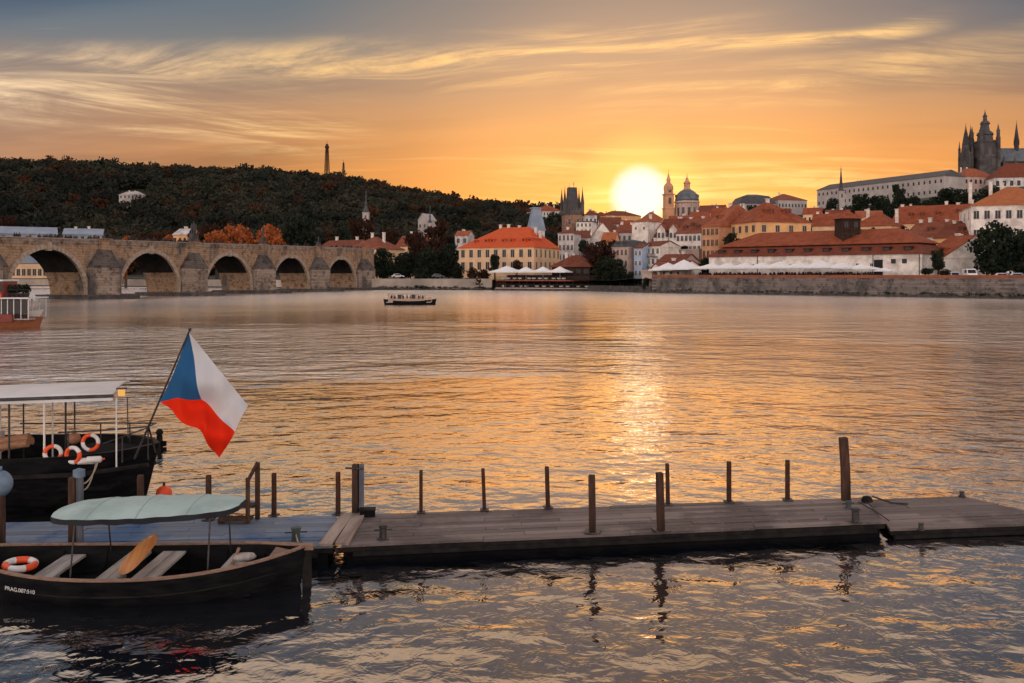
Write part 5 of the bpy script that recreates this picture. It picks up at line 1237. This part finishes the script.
# ------------------------------------------------------------------ floating pontoons
def V2(px, py, z): Y = YW(py, z); return XY(px, Y)
def pontoon(name, label, fl, fr, br, bl, z, mt, nb=11, seglen=2.6, seed=1):
    c = (fl + fr + br + bl) / 4
    t = thing(name, label, 'pontoon', (c.x, c.y, 0), math.atan2((fr - fl).y, (fr - fl).x))
    inv = Matrix.Rotation(-t.rotation_euler.z, 2)
    q_ = [inv @ (p - c) for p in (fl, fr, br, bl)]
    bil = lambda u, v: (q_[0] * (1 - u) + q_[1] * u) * (1 - v) + (q_[3] * (1 - u) + q_[2] * u) * v
    L = (fr - fl).length; rs = random.Random(seed); b = MB(); ns = max(1, round(L / seglen))
    for i in range(nb):
        off = (i % 3) / 3 / ns * .8
        cuts = [0] + [min(1, max(0, k / ns + off + rs.uniform(-.01, .01))) for k in range(ns + 1) if .02 < k / ns + off < .98] + [1]
        for a, e in zip(cuts[:-1], cuts[1:]):
            g_ = .004 / L; v0, v1 = (i + .05) / nb, (i + .95) / nb; zz = z + rs.uniform(-.008, .008)
            p = [bil(a + g_, v0), bil(e - g_, v0), bil(e - g_, v1), bil(a + g_, v1)]
            b.add([(s.x, s.y, zz - .045) for s in p] + [(s.x, s.y, zz) for s in p], [(3, 2, 1, 0), (4, 5, 6, 7), (0, 1, 5, 4), (1, 2, 6, 5), (2, 3, 7, 6), (3, 0, 4, 7)])
    b.build('deck', mt, t)
    def ring(m, z0, z1, inset):
        p = [bil(inset / L, inset / 2), bil(1 - inset / L, inset / 2), bil(1 - inset / L, 1 - inset / 2), bil(inset / L, 1 - inset / 2)]
        m.prism([(s.x, s.y) for s in p], z0, z1)
    f_ = MB(); ring(f_, -.5, z - .13, .10); f_.build('float', 'tar', t)
    k = MB(); ring(k, z - .128, z - .05, .02); k.build('edge_beam', 'rubrail', t)
    e = MB()                                                   # rubbing timbers on the front face
    d0 = bil(0.02, 0); d1 = bil(.98, 0)
    e.tube([(d0.x, d0.y - .02, z - .16), (d1.x, d1.y - .02, z - .16)], .045, 6); e.build('rubbing_strake', 'rubrail', t)
    return t
pontoon('pontoon', 'left floating pontoon with bluish worn boards behind the rowing boat', Vector((-16.0, 14.65)), V2(333, 546, .3), V2(337, 515.2, .3), Vector((-16.2, 16.62)), .30, 'deckblue', 11, 2.6, 4)
pontoon('pontoon', 'long middle pontoon of brown grey boards carrying most of the thin posts', V2(341, 545.4, .3), V2(886, 522, .3), V2(862, 497.3, .3), V2(343, 514.8, .3), .30, 'deck', 10, 2.8, 8)
pontoon('pontoon', 'short lower pontoon section at the right end of the row', V2(890, 529, .2), Vector((10.9, 17.50)), V2(962, 495.6, .2), V2(866, 499.3, .2), .20, 'deck', 11, 3.2, 12)
# gangplank over the joint
A, B = V2(336, 541, .34), V2(352, 515.5, .34)
t = thing('gangplank', 'two pale planks bridging the joint between two pontoons', 'gangplank', (*((A + B) / 2), .31), 0)
dv = Vector((.22, 1.0)).normalized()
for s_ in (-1, 1):
    b = MB(); b.box(-.115, .115, -1.02, 1.0, .0, .045, Matrix.Rotation(.012 * s_, 4, 'Z') @ Matrix.Translation((s_ * .125, .03 * s_, 0))); b.build('plank', 'plank', t)
# posts
def post(px, yt, yb, wpx, z0, label, mt='post', tilt=0.0, group='thin posts along the pontoons', name='mooring_post', cap=True, sq=True, bracket=False, zlow=None):
    Y = YW(yb, z0); p = XY(px, Y); h = (yb - yt) / F * Y; r = wpx / 2 / F * Y
    t = thing(name, label, 'post', (p.x, p.y, z0), random.Random(int(px)).uniform(-.25, .25), group)
    lo = -.02 if zlow is None else zlow
    b = MB(); n = 4 if sq else 10; k = 1.2 if sq else 1.0; dx_ = tilt / F * Y
    b.tube([(0, 0, lo), (dx_ * .5, 0.004, h * .5), (dx_ * .97, 0, h - .02), (dx_, 0, h)], [r * k, r * k * .98, r * k * .96, r * k * .86], n); b.build('shaft', mt, t)
    if zlow is None:
        f_ = MB(); f_.box(-r * 2.0, r * 2.0, -r * 2.0, r * 2.0, .008, .03); f_.build('foot_plate', 'steel', t)
    if bracket:
        q_ = MB(); q_.tube([(-r * 2.6, -r * 1.1, h * .93), (r * 2.8, -r * 1.1, h * .93)], .02, 6); q_.build('crossbar', 'steel', t)
    return t
for px, yt, yb, w_, lb, tl in [(274, 473, 516, 4.5, 'thin rusty post right of the wooden step frame', 0), (338, 472, 514.8, 4.5, 'thin rusty post at the gangplank, left of the double pile', 0), (421, 470, 513, 4.2, 'first thin rusty post right of the double pile', 0),
        (484.5, 468.5, 510.5, 4.4, 'thin leaning post on the back edge, second right of the double pile', -1.6), (548, 466.5, 508, 4.4, 'thin post on the back edge just left of the left front post', -1.2), (668, 463.5, 505, 4.4, 'thin post on the back edge close behind the right front post', -.8),
        (729, 461.5, 502.5, 4.6, 'thin rusty post between the front posts and the tallest pile, left of two', 0), (787.5, 460, 500.3, 4.8, 'thin rusty post nearest the tallest pile', 0), (208.5, 475, 520, 5.2, 'short brown post behind the right half of the green boat canopy', 0), (140.5, 475, 521.5, 6.6, 'short reddish brown post behind the middle of the green boat canopy', 0)]:
    post(px, yt, yb, w_, .3, lb, 'rust' if w_ < 5 else 'post', tl)
post(592.5, 475, 532.5, 7.6, .3, 'stout front post on the middle pontoon, left of two', 'post', -.8, 'stout posts on the front edge')
post(661, 472.5, 531, 7.6, .3, 'stout front post on the middle pontoon, right of two', 'post', -1.6, 'stout posts on the front edge')
post(847.5, 437.5, 500.5, 9.0, .3, 'tallest grey brown pile near the right end of the pontoons', 'post', -4.2, 'tall piles', 'mooring_pile', zlow=-1.5)
post(355.5, 464, 515, 7.0, .3, 'brown half of the double pile beside the gangplank', 'post', 0, 'tall piles', 'mooring_pile', bracket=True, zlow=-1.5)
post(361.5, 464, 514.7, 6.0, .3, 'blue grey half of the double pile beside the gangplank', 'postgrey', 0, 'tall piles', 'mooring_pile', zlow=-1.5)
post(73, 477, 545.5, 8.0, .3, 'brown pile showing above and below the left end of the green canopy', 'post', 0, 'tall piles', 'mooring_pile', zlow=-1.5)
tp = post(79, 472, 544.5, 9.0, .3, 'blue grey capped pile at the left end of the green canopy', 'postgrey', 0, 'tall piles', 'mooring_pile', sq=False, zlow=-1.5)
b = MB(); b.lathe([(.10, 1.18), (.10, 1.30), (.02, 1.33)], 12); b.build('cap', 'bluecap', tp)
Y = 15.7; p = XY(1, Y); t = thing('mooring_post', 'thick brown post topped by a blue round float at the left edge of the frame', 'post', (p.x, p.y, .3))
b = MB(); b.tube([(0, 0, -.02), (0, 0, .86)], .075, 10); b.build('shaft', 'post', t)
b = MB(); b.ball((-.01, 0, 1.06), .20, 18, 12, 1.15); b.tube([(-.01, 0, 1.28), (-.01, 0, 1.36)], .03, 8); b.build('float', 'bluecap', t, True)

def bollard(px, yt, yb, wpx, z0, label, mt='green', bar=True, name='bollard'):
    Y = YW(yb, z0); p = XY(px, Y); h = (yb - yt) / F * Y; r = wpx / 2 / F * Y
    t = thing(name, label, 'bollard', (p.x, p.y, z0 + .004), .2, 'mooring bollards')
    b = MB(); b.lathe([(r * 1.5, 0), (r * 1.5, .02), (r, .03), (r * .92, h * .8), (r * 1.15, h * .84), (r * 1.15, h * .96), (r * .9, h)], 14); smoothmesh(b.build('body', mt, t))
    if bar: q_ = MB(); q_.tube([(-r * 2.4, 0, h * .66), (r * 2.4, 0, h * .66)], .014, 8); q_.build('crossbar', 'steel', t)
    return t
bollard(296, 527, 543, 9, .3, 'dark green bollard with a cross bar beside the rowing boat stern')
bollard(383, 525, 539.5, 7.5, .3, 'dark bollard with a cross bar on the middle pontoon right of the gangplank', 'steel')
bollard(855.5, 508, 522.5, 7.5, .3, 'stout dark bollard on the front edge below the tallest pile', 'steel', False)
bollard(848.5, 501, 508.5, 5, .3, 'small greenish bollard at the foot of the tallest pile', 'green')
bollard(921, 523, 530, 5, .2, 'small dark bollard on the front edge of the short right pontoon', 'steel', False)
bollard(962, 491.5, 496.5, 4.5, .2, 'tiny dark bollard on the back corner of the short right pontoon', 'steel', False)
p = V2(367, 517.5, .3); t = thing('mooring_box', 'low dark box at the foot of the double pile', 'box', (p.x, p.y + .08, .308), .12)
b = MB(); b.box(-.145, .145, -.1, .1, 0, .12); b.build('body', 'tar', t); b = MB(); b.box(-.155, .155, -.11, .11, .122, .15); b.build('lid', 'rubrail', t)
p = V2(867, 502, .3); t = thing('rope_coil', 'dark rope coil lying behind the tallest pile', 'rope', (p.x, p.y, .31))
b = MB(); [b.torus(.10 - .012 * k, .02, 20, 6, Matrix.Translation((0, 0, .02 + .03 * k))) for k in range(3)]; b.build('coil', 'rubrail', t, True)
def rope(name, label, pts, r=.013, mt='rope', sag=0.0, cat='rope'):
    pts = [Vector(p) for p in pts]; o = []
    for a, e in zip(pts[:-1], pts[1:]):
        for i in range(9): q_ = a.lerp(e, i / 9); q_.z -= sag * 4 * (i / 9) * (1 - i / 9); o.append(q_)
    o.append(pts[-1]); c = pts[0]; m_ = MB(); m_.tube([p - c for p in o], r, 6); ob = m_.build(name, mt); ob.location = c; return tag(ob, label, cat)
a, e = V2(858, 503, .3), V2(889, 522, .3)
rope('mooring_rope', 'rope lying across the boards from the tallest pile to the pontoon joint', [(a.x, a.y, .325), ((a.x + e.x) / 2 + .05, (a.y + e.y) / 2, .322), (e.x, e.y, .325)], .010, 'rubrail')
a, e, f_ = V2(872, 502, .2), V2(892, 504, .2), V2(908, 505, .2)
rope('chain', 'dark chain lying on the short right pontoon behind the joint', [(a.x, a.y, .32), (e.x, e.y, .222), (f_.x, f_.y, .222)], .018, 'steel', cat='chain')
# wooden step frame
Y = YW(519, .3); p = XY(257.5, Y); t = thing('wooden_step', 'wooden boarding step frame with a tall upright at the back of the left pontoon', 'step', (p.x, p.y, .305), .03)
b = MB(); b.box(-.04, .04, -.04, .04, 0, 1.08); b.build('upright', 'post', t)
b = MB(); b.box(-.14, -.07, -.34, -.28, 0, .86); b.build('upright', 'post', t)
b = MB(); b.tube([(-.105, -.31, .80), (0.0, -.0, 1.08)], .035, 6); b.build('handrail', 'post', t)
for zz, yy in ((.05, -.36), (.24, -.12)):
    b = MB(); b.box(-.66, -.04, yy, yy + .22, zz, zz + .05); b.box(-.66, -.60, yy + .02, yy + .2, 0, zz - .002); b.build('tread', 'post', t)
# wooden stump out in the water
p = XY(159.5, 26.2); t = thing('mooring_stump', 'small dark mooring stump alone in the water under the flag', 'stump', (p.x, p.y, 0))
b = MB(); b.lathe([(.10, -.8), (.095, .1), (.085, .30), (.075, .36), (.10, .38), (.10, .46), (.05, .52)], 12); b.build('shaft', 'rubrail', t); b = MB(); b.box(.04, .18, -.07, .07, .02, .16); b.build('fender', 'tar', t)
p = XY(164, 20.6); t = thing('buoy', 'orange red buoy in the water just behind the green canopy', 'buoy', (p.x, p.y, .0))
b = MB(); b.ball((0, 0, 0), .18, 18, 12); b.build('float', 'ringred', t, True); b = MB(); b.tube([(0, 0, .17), (0, 0, .25)], .03, 8); b.build('eye', 'steel', t)

# ------------------------------------------------------------------ rowing boat with the green canopy
BX, BY, BL, BB, ZG, SH = -6.12, 14.42, 5.65, 1.86, .40, .24
rb = thing('rowing_boat', 'black open rowing boat with a sea green canopy and pale benches', 'boat', (BX, BY, 0), .022)
hm = hull_mesh(BL, BB, ZG, -.28, SH, 44, inner=.04, floor=.02); smoothmesh(hm.build('hull', 'hullblack', rb), 50)
def fw(u): return max(.015, (1 - abs(u) ** 2.4) ** .85)
for sg, nm in ((-1, 'near'), (1, 'far')):
    gw = MB(); pts = []
    for i in range(45):
        u = 2 * i / 44 - 1; pts.append((u * BL / 2 * .995, sg * (BB / 2 * fw(u) - .012), ZG + SH * abs(u) ** 2.2 + .012))
    gw.tube(pts, .030, 6); gw.build('gunwale', 'gunwale', rb)
    s2 = MB(); s2.tube([(p[0] * .992, p[1] * .988, p[2] - .13) for p in pts], .010, 5); s2.build('plank_seam', 'rubrail', rb)
    sk = MB(); sk.tube([(x, y * 1.0 + sg * (-.0), z - .26) for x, y, z in [(p[0] * .985, p[1] * .972, p[2]) for p in pts]], .018, 6); sk.build('rubbing_strake', 'rubrail', rb)
fl = MB(); fl.box(-BL * .36, BL * .36, -.5, .5, .02, .05); fl.build('floorboards', 'hullin', rb)
for k in range(7):
    u = -.72 + .24 * k; rbm = MB(); rbm.tube([(u * BL / 2, sg * (BB / 2 * fw(u) * q_ - .05), z) for sg, q_, z in ((-1, .95, ZG - .02), (-1, .82, .12), (-1, .5, .06))], .018, 5); rbm.tube([(u * BL / 2, (BB / 2 * fw(u) * q_ - .05), z) for q_, z in ((.95, ZG - .02), (.82, .12), (.5, .06))], .018, 5); rbm.build('rib', 'hullin', rb)
for x0, x1, z in ((-1.36, -1.02, .27), (-.30, .04, .29), (.24, .62, .29), (1.48, 1.80, .30)):
    xm = (x0 + x1) / 2; hw_ = BB / 2 * fw(xm / (BL / 2)) * .93 - .05
    b = MB(); b.box(x0, xm - .006, -hw_, hw_, z, z + .04); b.box(xm + .006, x1, -hw_, hw_, z, z + .04); b.box(xm - .05, xm + .05, -.05, .05, .05, z - .002); b.build('bench', 'bench', rb)
b = MB(); b.prism([(BL * .40, -.30), (BL * .488, 0), (BL * .40, .30)], .50, .54); b.build('end_deck', 'gunwale', rb)
b = MB(); b.prism([(-BL * .40, -.30), (-BL * .40, .30), (-BL * .488, 0)], .50, .54); b.build('end_deck', 'gunwale', rb)
b = MB(); b.prism([(BL * .487, -.02), (BL * .512, -.02), (BL * .512, .02), (BL * .487, .02)], -.05, .58); b.prism([(BL * .470, -.018), (BL * .522, -.018), (BL * .522, .018), (BL * .470, .018)], -.55, -.052); b.build('rudder', 'rubrail', rb)
b = MB(); b.tube([(BL * .52, 0, .64), (BL * .40, -.05, .70), (BL * .33, -.10, .74)], .022, 8); b.box(BL * .485, BL * .518, -.04, .04, .583, .68); b.build('tiller', 'gunwale', rb)
# lettering on the near side
fc = bpy.data.curves.new('t', 'FONT'); fc.body = 'PRAG.007:510'; fc.size = .088; fc.extrude = .002; fc.align_x = 'CENTER'; fc.align_y = 'CENTER'
fo = bpy.data.objects.new('t', fc); COL.objects.link(fo); bpy.context.view_layer.update()
me = bpy.data.meshes.new_from_object(fo.evaluated_get(bpy.context.evaluated_depsgraph_get())); bpy.data.objects.remove(fo)
me.name = 'registration_lettering'; me.materials.clear(); me.materials.append(M['text'])
uc = -.482
def side(u, hv, wv): return Vector((u * BL / 2 * (1 - .05 * (1 - hv)), -BB / 2 * fw(u) * wv, -.28 + (ZG + SH * abs(u) ** 2.2 + .28) * hv))
hv, wv = .70, .975
c_ = side(uc, hv, wv); tg = (side(uc + .08, hv, wv) - side(uc - .08, hv, wv)).normalized(); upv = (side(uc, .92, .993) - side(uc, .66, .97)).normalized()
nv = tg.cross(upv).normalized(); upv = nv.cross(tg)
for v in me.vertices:                                            # wrap on the curved side
    q_ = side(uc + v.co.x / (BL / 2), hv, wv)
    v.co = q_ + upv * v.co.y + nv * (.012 + v.co.z)
put('registration_lettering', me, None, rb)
# canopy
cn = MB(); NU, NV = 40, 14
def can(u, v):
    e = max(0, 1 - abs(u) ** 4.5) ** .5; hw_ = lerp(.74, .60, (u + 1) / 2) * (.35 + .65 * e)
    x = .33 + u * 1.46; y = v * hw_ + .04 - .02 * u; dome = .13 * (1 - v * v) ** .8 * (1 - u * u * .75)
    rip = -.018 * abs(math.sin(u * math.pi * 1.5 + .1)) * (1 - v * v) + .004 * math.sin(u * 23 + v * 3)
    return (x, y, 1.24 + .05 * (u + 1) + dome + rip - .03 * (v * v) * (1 - abs(u)))
for i in range(NU + 1):
    for j in range(NV + 1): cn.v.append(can(2 * i / NU - 1, 2 * j / NV - 1))
for i in range(NU):
    for j in range(NV): a = i * (NV + 1) + j; cn.f.append((a, a + NV + 1, a + NV + 2, a + 1))
cp = cn.build('canopy', 'tarp', rb, True)
rim = [(i, 0) for i in range(NU + 1)] + [(NU, j) for j in range(1, NV + 1)] + [(i, NV) for i in range(NU - 1, -1, -1)] + [(0, j) for j in range(NV - 1, 0, -1)]
vl = MB(); n = len(rim)
for k, (i, j) in enumerate(rim):
    x, y, z = can(2 * i / NU - 1, 2 * j / NV - 1); dz = .085 + .007 * math.sin(k * .9)
    vl.v += [(x, y, z + .004), (x * .998, y * .985, z - dz)]
for k in range(n): a, c = 2 * k, 2 * ((k + 1) % n); vl.f.append((a, c, c + 1, a + 1))
vl.build('valance', 'tarpdark', cp)
for u in (-.52, 0.0, .52):
    sm = MB(); sm.tube([tuple(Vector(can(u, lerp(-.99, .99, j / 16))) + Vector((0, 0, .003))) for j in range(17)], .0045, 5); sm.build('seam', 'seam', cp)
ln = MB(); idx = 0
for i in range(NU + 1):
    for j in range(NV + 1): x, y, z = can(2 * i / NU - 1, 2 * j / NV - 1); ln.v.append((x, y * .99, z - .02))
for i in range(NU):
    for j in range(NV): a = i * (NV + 1) + j; ln.f.append((a, a + 1, a + NV + 2, a + NV + 1))
ln.build('lining', 'tarpdark', cp, True)
for x, y in ((-.62, -.62), (-.62, .66), (1.42, -.52), (1.42, .55)):
    b = MB(); b.tube([(x * 1.0, y * 1.16, ZG - .05), (x, y * .9, 1.22 + .03 * x)], .013, 8); b.build('canopy_pole', 'steel', rb)
# things lying in the boat
def life_ring(loc, rot, R, r, label, grp=None, bands=4):
    t = thing('life_ring', label, 'life ring', loc, 0, grp); t.rotation_euler = rot
    for k in range(bands * 2):
        a0 = 2 * math.pi * k / (bands * 2); b = MB(); b.torus(R, r * (1 if k % 2 else .985), 7, 10, None, a0, a0 + 2 * math.pi / (bands * 2)); b.build('band', 'ringred' if k % 2 else 'ringwhite', t, True)
    return t
life_ring((-7.78, 14.24, .42), (math.radians(3), math.radians(4), .3), .21, .055, 'red and white life ring lying at the left end of the rowing boat', None, 3)
t = thing('wooden_board', 'curved varnished board leaning between the middle benches of the rowing boat', 'board', (-6.08, 14.02, .335), 0)
b = MB(); N = 16
for sd in (0, 1):
    for i in range(N + 1):
        for j in range(7):
            s_ = i / N; v = j / 3 - 1; wv = .17 * (1 - abs(2 * s_ - 1) ** 3.2) ** .6 + .012
            b.v.append((.36 * s_ + v * wv * .85, -.02 + .45 * s_ - .06 * math.sin(math.pi * s_) + .012 * sd + .03 * (1 - v * v) - v * wv * .35, .50 * s_ + .0))
for sd in (0, 1):
    for i in range(N):
        for j in range(6):
            a = sd * (N + 1) * 7 + i * 7 + j; q_ = (a, a + 7, a + 8, a + 1); b.f.append(q_ if sd else q_[::-1])
b.build('board', 'varnish', t, True)
t = thing('cushion', 'pale grey cushion near the stern of the rowing boat', 'cushion', (-4.27, 14.36, .50), .2)
b = MB(); b.lathe([(.02, -.05), (.15, -.045), (.19, 0), (.15, .05), (.02, .06)], 18, (0, 0, 0), .6); b.build('body', 'bench', t, True)
t = thing('wooden_strut', 'short pale wooden strut standing in the rowing boat near the cushion', 'strut', (-4.45, 14.30, .40), 0)
b = MB(); b.tube([(0, 0, 0), (.10, .05, .25)], .03, 4); b.build('bar', 'gunwale', t)
rope('stern_rope', 'thin rope from the rowing boat stern to the green bollard', [(-3.42, 14.55, .62), (-3.78, 15.75, .46)], .012, 'rope', .04)

# ------------------------------------------------------------------ big dark excursion boat
EX, EY, EL, EB, EZ = -15.14, 20.2, 14.4, 3.1, 1.12
eb = thing('excursion_boat', 'large black hulled excursion boat with a white roof moored behind the pontoon', 'boat', (EX, EY, 0), .012)
smoothmesh(hull_mesh(EL, EB, EZ, -.5, .10, 40, inner=.08, floor=.5, power=9).build('hull', 'hullblack', eb), 50)
b = MB(); b.tube([(-EL / 2 + .5, -EB / 2 - .03, .50), (0, -EB / 2 - .05, .60), (EL * .42, -EB / 2 - .02, .84), (EL / 2 + .22, -EB / 2 + .35, .97)], [.06, .06, .055, .05], 6); b.build('rubbing_spar', 'rubrail', eb)
b = MB(); b.box(-EL * .47, EL * .46, -1.3, 1.3, .46, .54); b.build('deck', 'hullin', eb)
b = MB(); b.box(EL * .40, EL * .47, -.9, .9, .98, 1.04); b.build('end_deck', 'hullin', eb); b = MB(); b.box(EL * .36, EL * .40, -1.1, 1.1, .545, 1.02); b.build('bulkhead', 'hullin', eb)
for k in range(5):
    x = -EL * .30 + k * 1.75; b = MB(); b.box(x, x + .42, -1.15, 1.15, .82, .88); b.box(x + .36, x + .42, -1.15, 1.15, .882, 1.32); b.box(x + .05, x + .12, -1.0, -.92, .545, .818); b.box(x + .05, x + .12, .92, 1.0, .545, .818); b.build('bench', 'gunwale' if k % 2 else 'bench', eb)
xr = (112 - 512) / F * 18.95 - EX
b = MB(); n = 16
for i in range(n + 1):
    y = lerp(-1.32, 1.05, i / n); cz = .10 * (1 - (2 * i / n - 1) ** 2)
    for x, z in ((-EL / 2, 2.02), (xr - .62 * i / n, 2.49)):
        b.v += [(x, y, z + cz), (x, y, z + cz - .05)]
for i in range(n):
    a, c = i * 4, (i + 1) * 4
    b.f += [(a, a + 2, c + 2, c), (a + 1, c + 1, c + 3, a + 3), (a + 2, a + 3, c + 3, c + 2), (a, c, c + 1, a + 1)]
b.f += [(0, 1, 3, 2), (n * 4, n * 4 + 2, n * 4 + 3, n * 4 + 1)]
rf = b.build('roof', 'roofwhite', eb, True)
b = MB(); b.tube([(-EL / 2, -1.36, 1.99), (xr + .02, -1.36, 2.46)], .035, 6); b.build('roof_edge', 'steel', rf)
vv = MB(); vv.add([(-EL / 2, -1.335, 1.98), (xr, -1.335, 2.44), (xr, -1.335, 2.36), (-EL / 2, -1.335, 1.88), (-EL / 2, -1.325, 1.98), (xr, -1.325, 2.44), (xr, -1.325, 2.36), (-EL / 2, -1.325, 1.88)], [(0, 3, 2, 1), (4, 5, 6, 7), (0, 1, 5, 4), (3, 7, 6, 2)]); vv.build('roof_valance', 'roofwhite', rf)
def ebpost(px, yy, mt, r, z0=.6, z1=None):
    x = (px - 512) / F * (EY + yy) - EX; zt = 2.02 + .47 * (x + EL / 2) / (xr + EL / 2) if z1 is None else z1
    b = MB(); b.tube([(x, yy, z0), (x, yy, zt - .03)], r, 8); b.build('roof_post', mt, eb)
for px, yy, mt, r in ((42, -1.28, 'ringwhite', .022), (7, -1.25, 'steel', .022), (114, -1.28, 'ringwhite', .016), (23, .9, 'steel', .018), (52, .95, 'ringwhite', .018), (65, .95, 'steel', .022), (74, .98, 'steel', .018), (0, .98, 'ringwhite', .018)):
    ebpost(px, yy, mt, r, .9 if yy < 0 else .6)
b = MB(); ex = lambda px, yy: (px - 512) / F * (EY + yy) - EX
b.tube([(ex(56, -1.2), -1.2, 1.66), (ex(100, -1.15), -1.15, 1.70), (ex(146, -.8), -.8, 1.72)], .018, 8); b.tube([(ex(146, -.8), -.8, 1.72), (EL / 2 - .08, 0, 1.66), (ex(128, .9), .9, 1.52), (ex(20, 1.2), 1.2, 1.46)], .018, 8)
b.tube([(ex(100, -1.2), -1.2, 1.42), (ex(146, -.82), -.82, 1.70)], .014, 6)
for px, yy, zt in ((120, -1.1, 1.55), (129, .9, 1.52), (100, 1.1, 1.49), (146, -.8, 1.72), (66, -1.2, 1.67)): b.tube([(ex(px, yy) , yy, 1.0), (ex(px, yy), yy, zt)], .016, 6)
b.tube([(ex(146.5, -.8), -.8, 1.72), (ex(153.5, -.6), -.6, 1.12)], .020, 6)
b.build('railing', 'steel', eb)
fb, ft = P(134.5, 459, 19.0), P(190, 329.5, 18.7); l2 = lambda p: Matrix.Rotation(-.012, 3, 'Z') @ (p - Vector((EX, EY, 0)))
b = MB(); b.tube([l2(fb), l2(ft)], [.024, .017], 8); b.ball(tuple(l2(ft)), .035, 10, 6); b.build('flagpole', 'steel', eb)
q_ = l2(P(121.5, 392.5, 18.9)); b = MB(); b.prism([(-.05, -.05), (.05, -.05), (.075, 0), (.05, .05), (-.05, .05), (-.075, 0)], -.07, .07); b.v = [tuple(Vector(v) + q_) for v in b.v]; la = b.build('sunlit_orange', 'amber', eb)  # small orange body, its glow put in for the sun shining on it
b = MB(); b.box(-.085, .085, -.07, .07, .072, .10, Matrix.Translation(q_)); b.tube([q_ + Vector((.12, 0, -.1)), q_ + Vector((.14, 0, -.95))], .012, 6); b.build('sunlit_orange_bracket', 'steel', la)
# flag
fl = thing('flag', 'Czech flag, blue wedge with white and red bands, hanging from the slanted pole', 'flag', P(190, 331, 18.7))
TL, TR, BLc, BR = (189, 332.5), (248, 405.5), (159.5, 401.5), (218.5, 458)
NU, NV = 60, 40; me = bpy.data.meshes.new('cloth'); vs, fs, uvs = [], [], []
for i in range(NU + 1):
    for j in range(NV + 1):
        u, v = i / NU, j / NV                                    # v down the hoist
        top = [lerp(TL[k], TR[k], u) for k in (0, 1)]; bot = [lerp(BLc[k], BR[k], u) for k in (0, 1)]
        bot[1] += -3.5 * math.sin(math.pi * u) + 2.6 * math.sin(u * 14 + 2.2) * math.sin(math.pi * u); bot[0] += 2.5 * math.sin(math.pi * u) + 2.2 * math.sin(u * 12 + 1) * math.sin(math.pi * u)
        px = lerp(top[0], bot[0], v); py = lerp(top[1], bot[1], v)
        px += (4.0 * math.sin(math.pi * v) ** 2 * (v - .25)) * u ** 2 - 5.5 * math.sin(math.pi * v) ** 2 * math.sin(math.pi * u) * (1 - u * .6) + 1.5 * math.sin(6 * u + 3 * v) * v
        py += 2.5 * math.sin(math.pi * v) * (1 - u)
        dpt = .22 * math.sin(u * 8.5 + v * 5.5) * (u * .8 + .15) + .15 * math.sin(v * 10 + u * 3.5) * (.35 + u * .65) + .07 * math.sin(u * 19 - v * 9) * (.3 + u * v)
        vs.append(tuple(P(px, py, 18.7 + dpt) - fl.location)); uvs.append((u, 1 - v))
for i in range(NU):
    for j in range(NV): a = i * (NV + 1) + j; fs.append((a, a + NV + 1, a + NV + 2, a + 1))
me.from_pydata(vs, [], fs); ul = me.uv_layers.new(name='UVMap')
for lp in me.loops: ul.data[lp.index].uv = uvs[lp.vertex_index]
me.polygons.foreach_set('use_smooth', [True] * len(me.polygons)); put('cloth', me, 'flag', fl)
# loose gear on the excursion boat
fr_ = math.pi / 2
life_ring(tuple(P(53, 453.5, 19.0)), (fr_, .15, .35), .155, .045, 'orange and white life ring standing leftmost on the black boat gunwale', 'life rings on the excursion boat', 2)
life_ring(tuple(P(73, 455, 18.95)), (fr_, -.4, -.2), .155, .045, 'middle red and white life ring on the black boat gunwale', 'life rings on the excursion boat', 2)
life_ring(tuple(P(90.5, 442.5, 19.3)), (fr_, .1, .1), .16, .042, 'rightmost life ring hung on the railing of the black boat', 'life rings on the excursion boat', 2)
for px, py, w_, lb in ((86, 461, .20, 'white fender lying on the black boat gunwale left of its twin'), (94, 459.5, .16, 'white fender right of its twin on the black boat gunwale')):
    t = thing('fender', lb, 'fender', tuple(P(px, py, 19.0)), .2); b = MB(); b.tube([(-w_, 0, 0), (-w_ * .8, 0, 0), (w_ * .8, 0, 0), (w_, 0, 0)], [.03, .07, .07, .03], 12); b.build('body', 'ringwhite', t, True); b = MB(); b.tube([(w_, 0, 0), (w_ + .05, 0, .01)], .02, 8); b.build('eye', 'ringred', t)
p = P(74, 438.5, 19.6); t = thing('orange_bag', 'round orange bag behind the life rings on the black boat', 'bag', tuple(p)); b = MB(); b.ball((0, 0, 0), .14, 14, 10, .9); b.build('body', 'matroll', t, True); b = MB(); b.torus(.05, .012, 16, 6, Matrix.Translation((0, 0, .14)) @ Matrix.Rotation(fr_, 4, 'X')); b.build('handle', 'rope', t)
p = P(12, 444, 19.2); t = thing('rolled_mats', 'rolled reddish brown mats on the black boat at the left edge of the frame', 'mat roll', tuple(p), 0)
for k, (dz, dy) in enumerate(((0, 0), (.12, .06), (.02, .18))):
    b = MB(); b.tube([(-.45, dy, dz - .1), (.34, dy, dz + .02)], [.085, .085], 14); b.build('roll', 'matroll', t)
rope('mooring_rope', 'pale mooring rope from the black boat down to the capped pile', [tuple(P(98, 462, 18.75)), tuple(P(81, 484, 15.75))], .014, 'rope', .12)
rope('mooring_rope', 'second pale mooring rope close beside the first on the black boat', [tuple(P(96, 463, 18.75)), tuple(P(80, 489, 15.75))], .012, 'rope', .2)
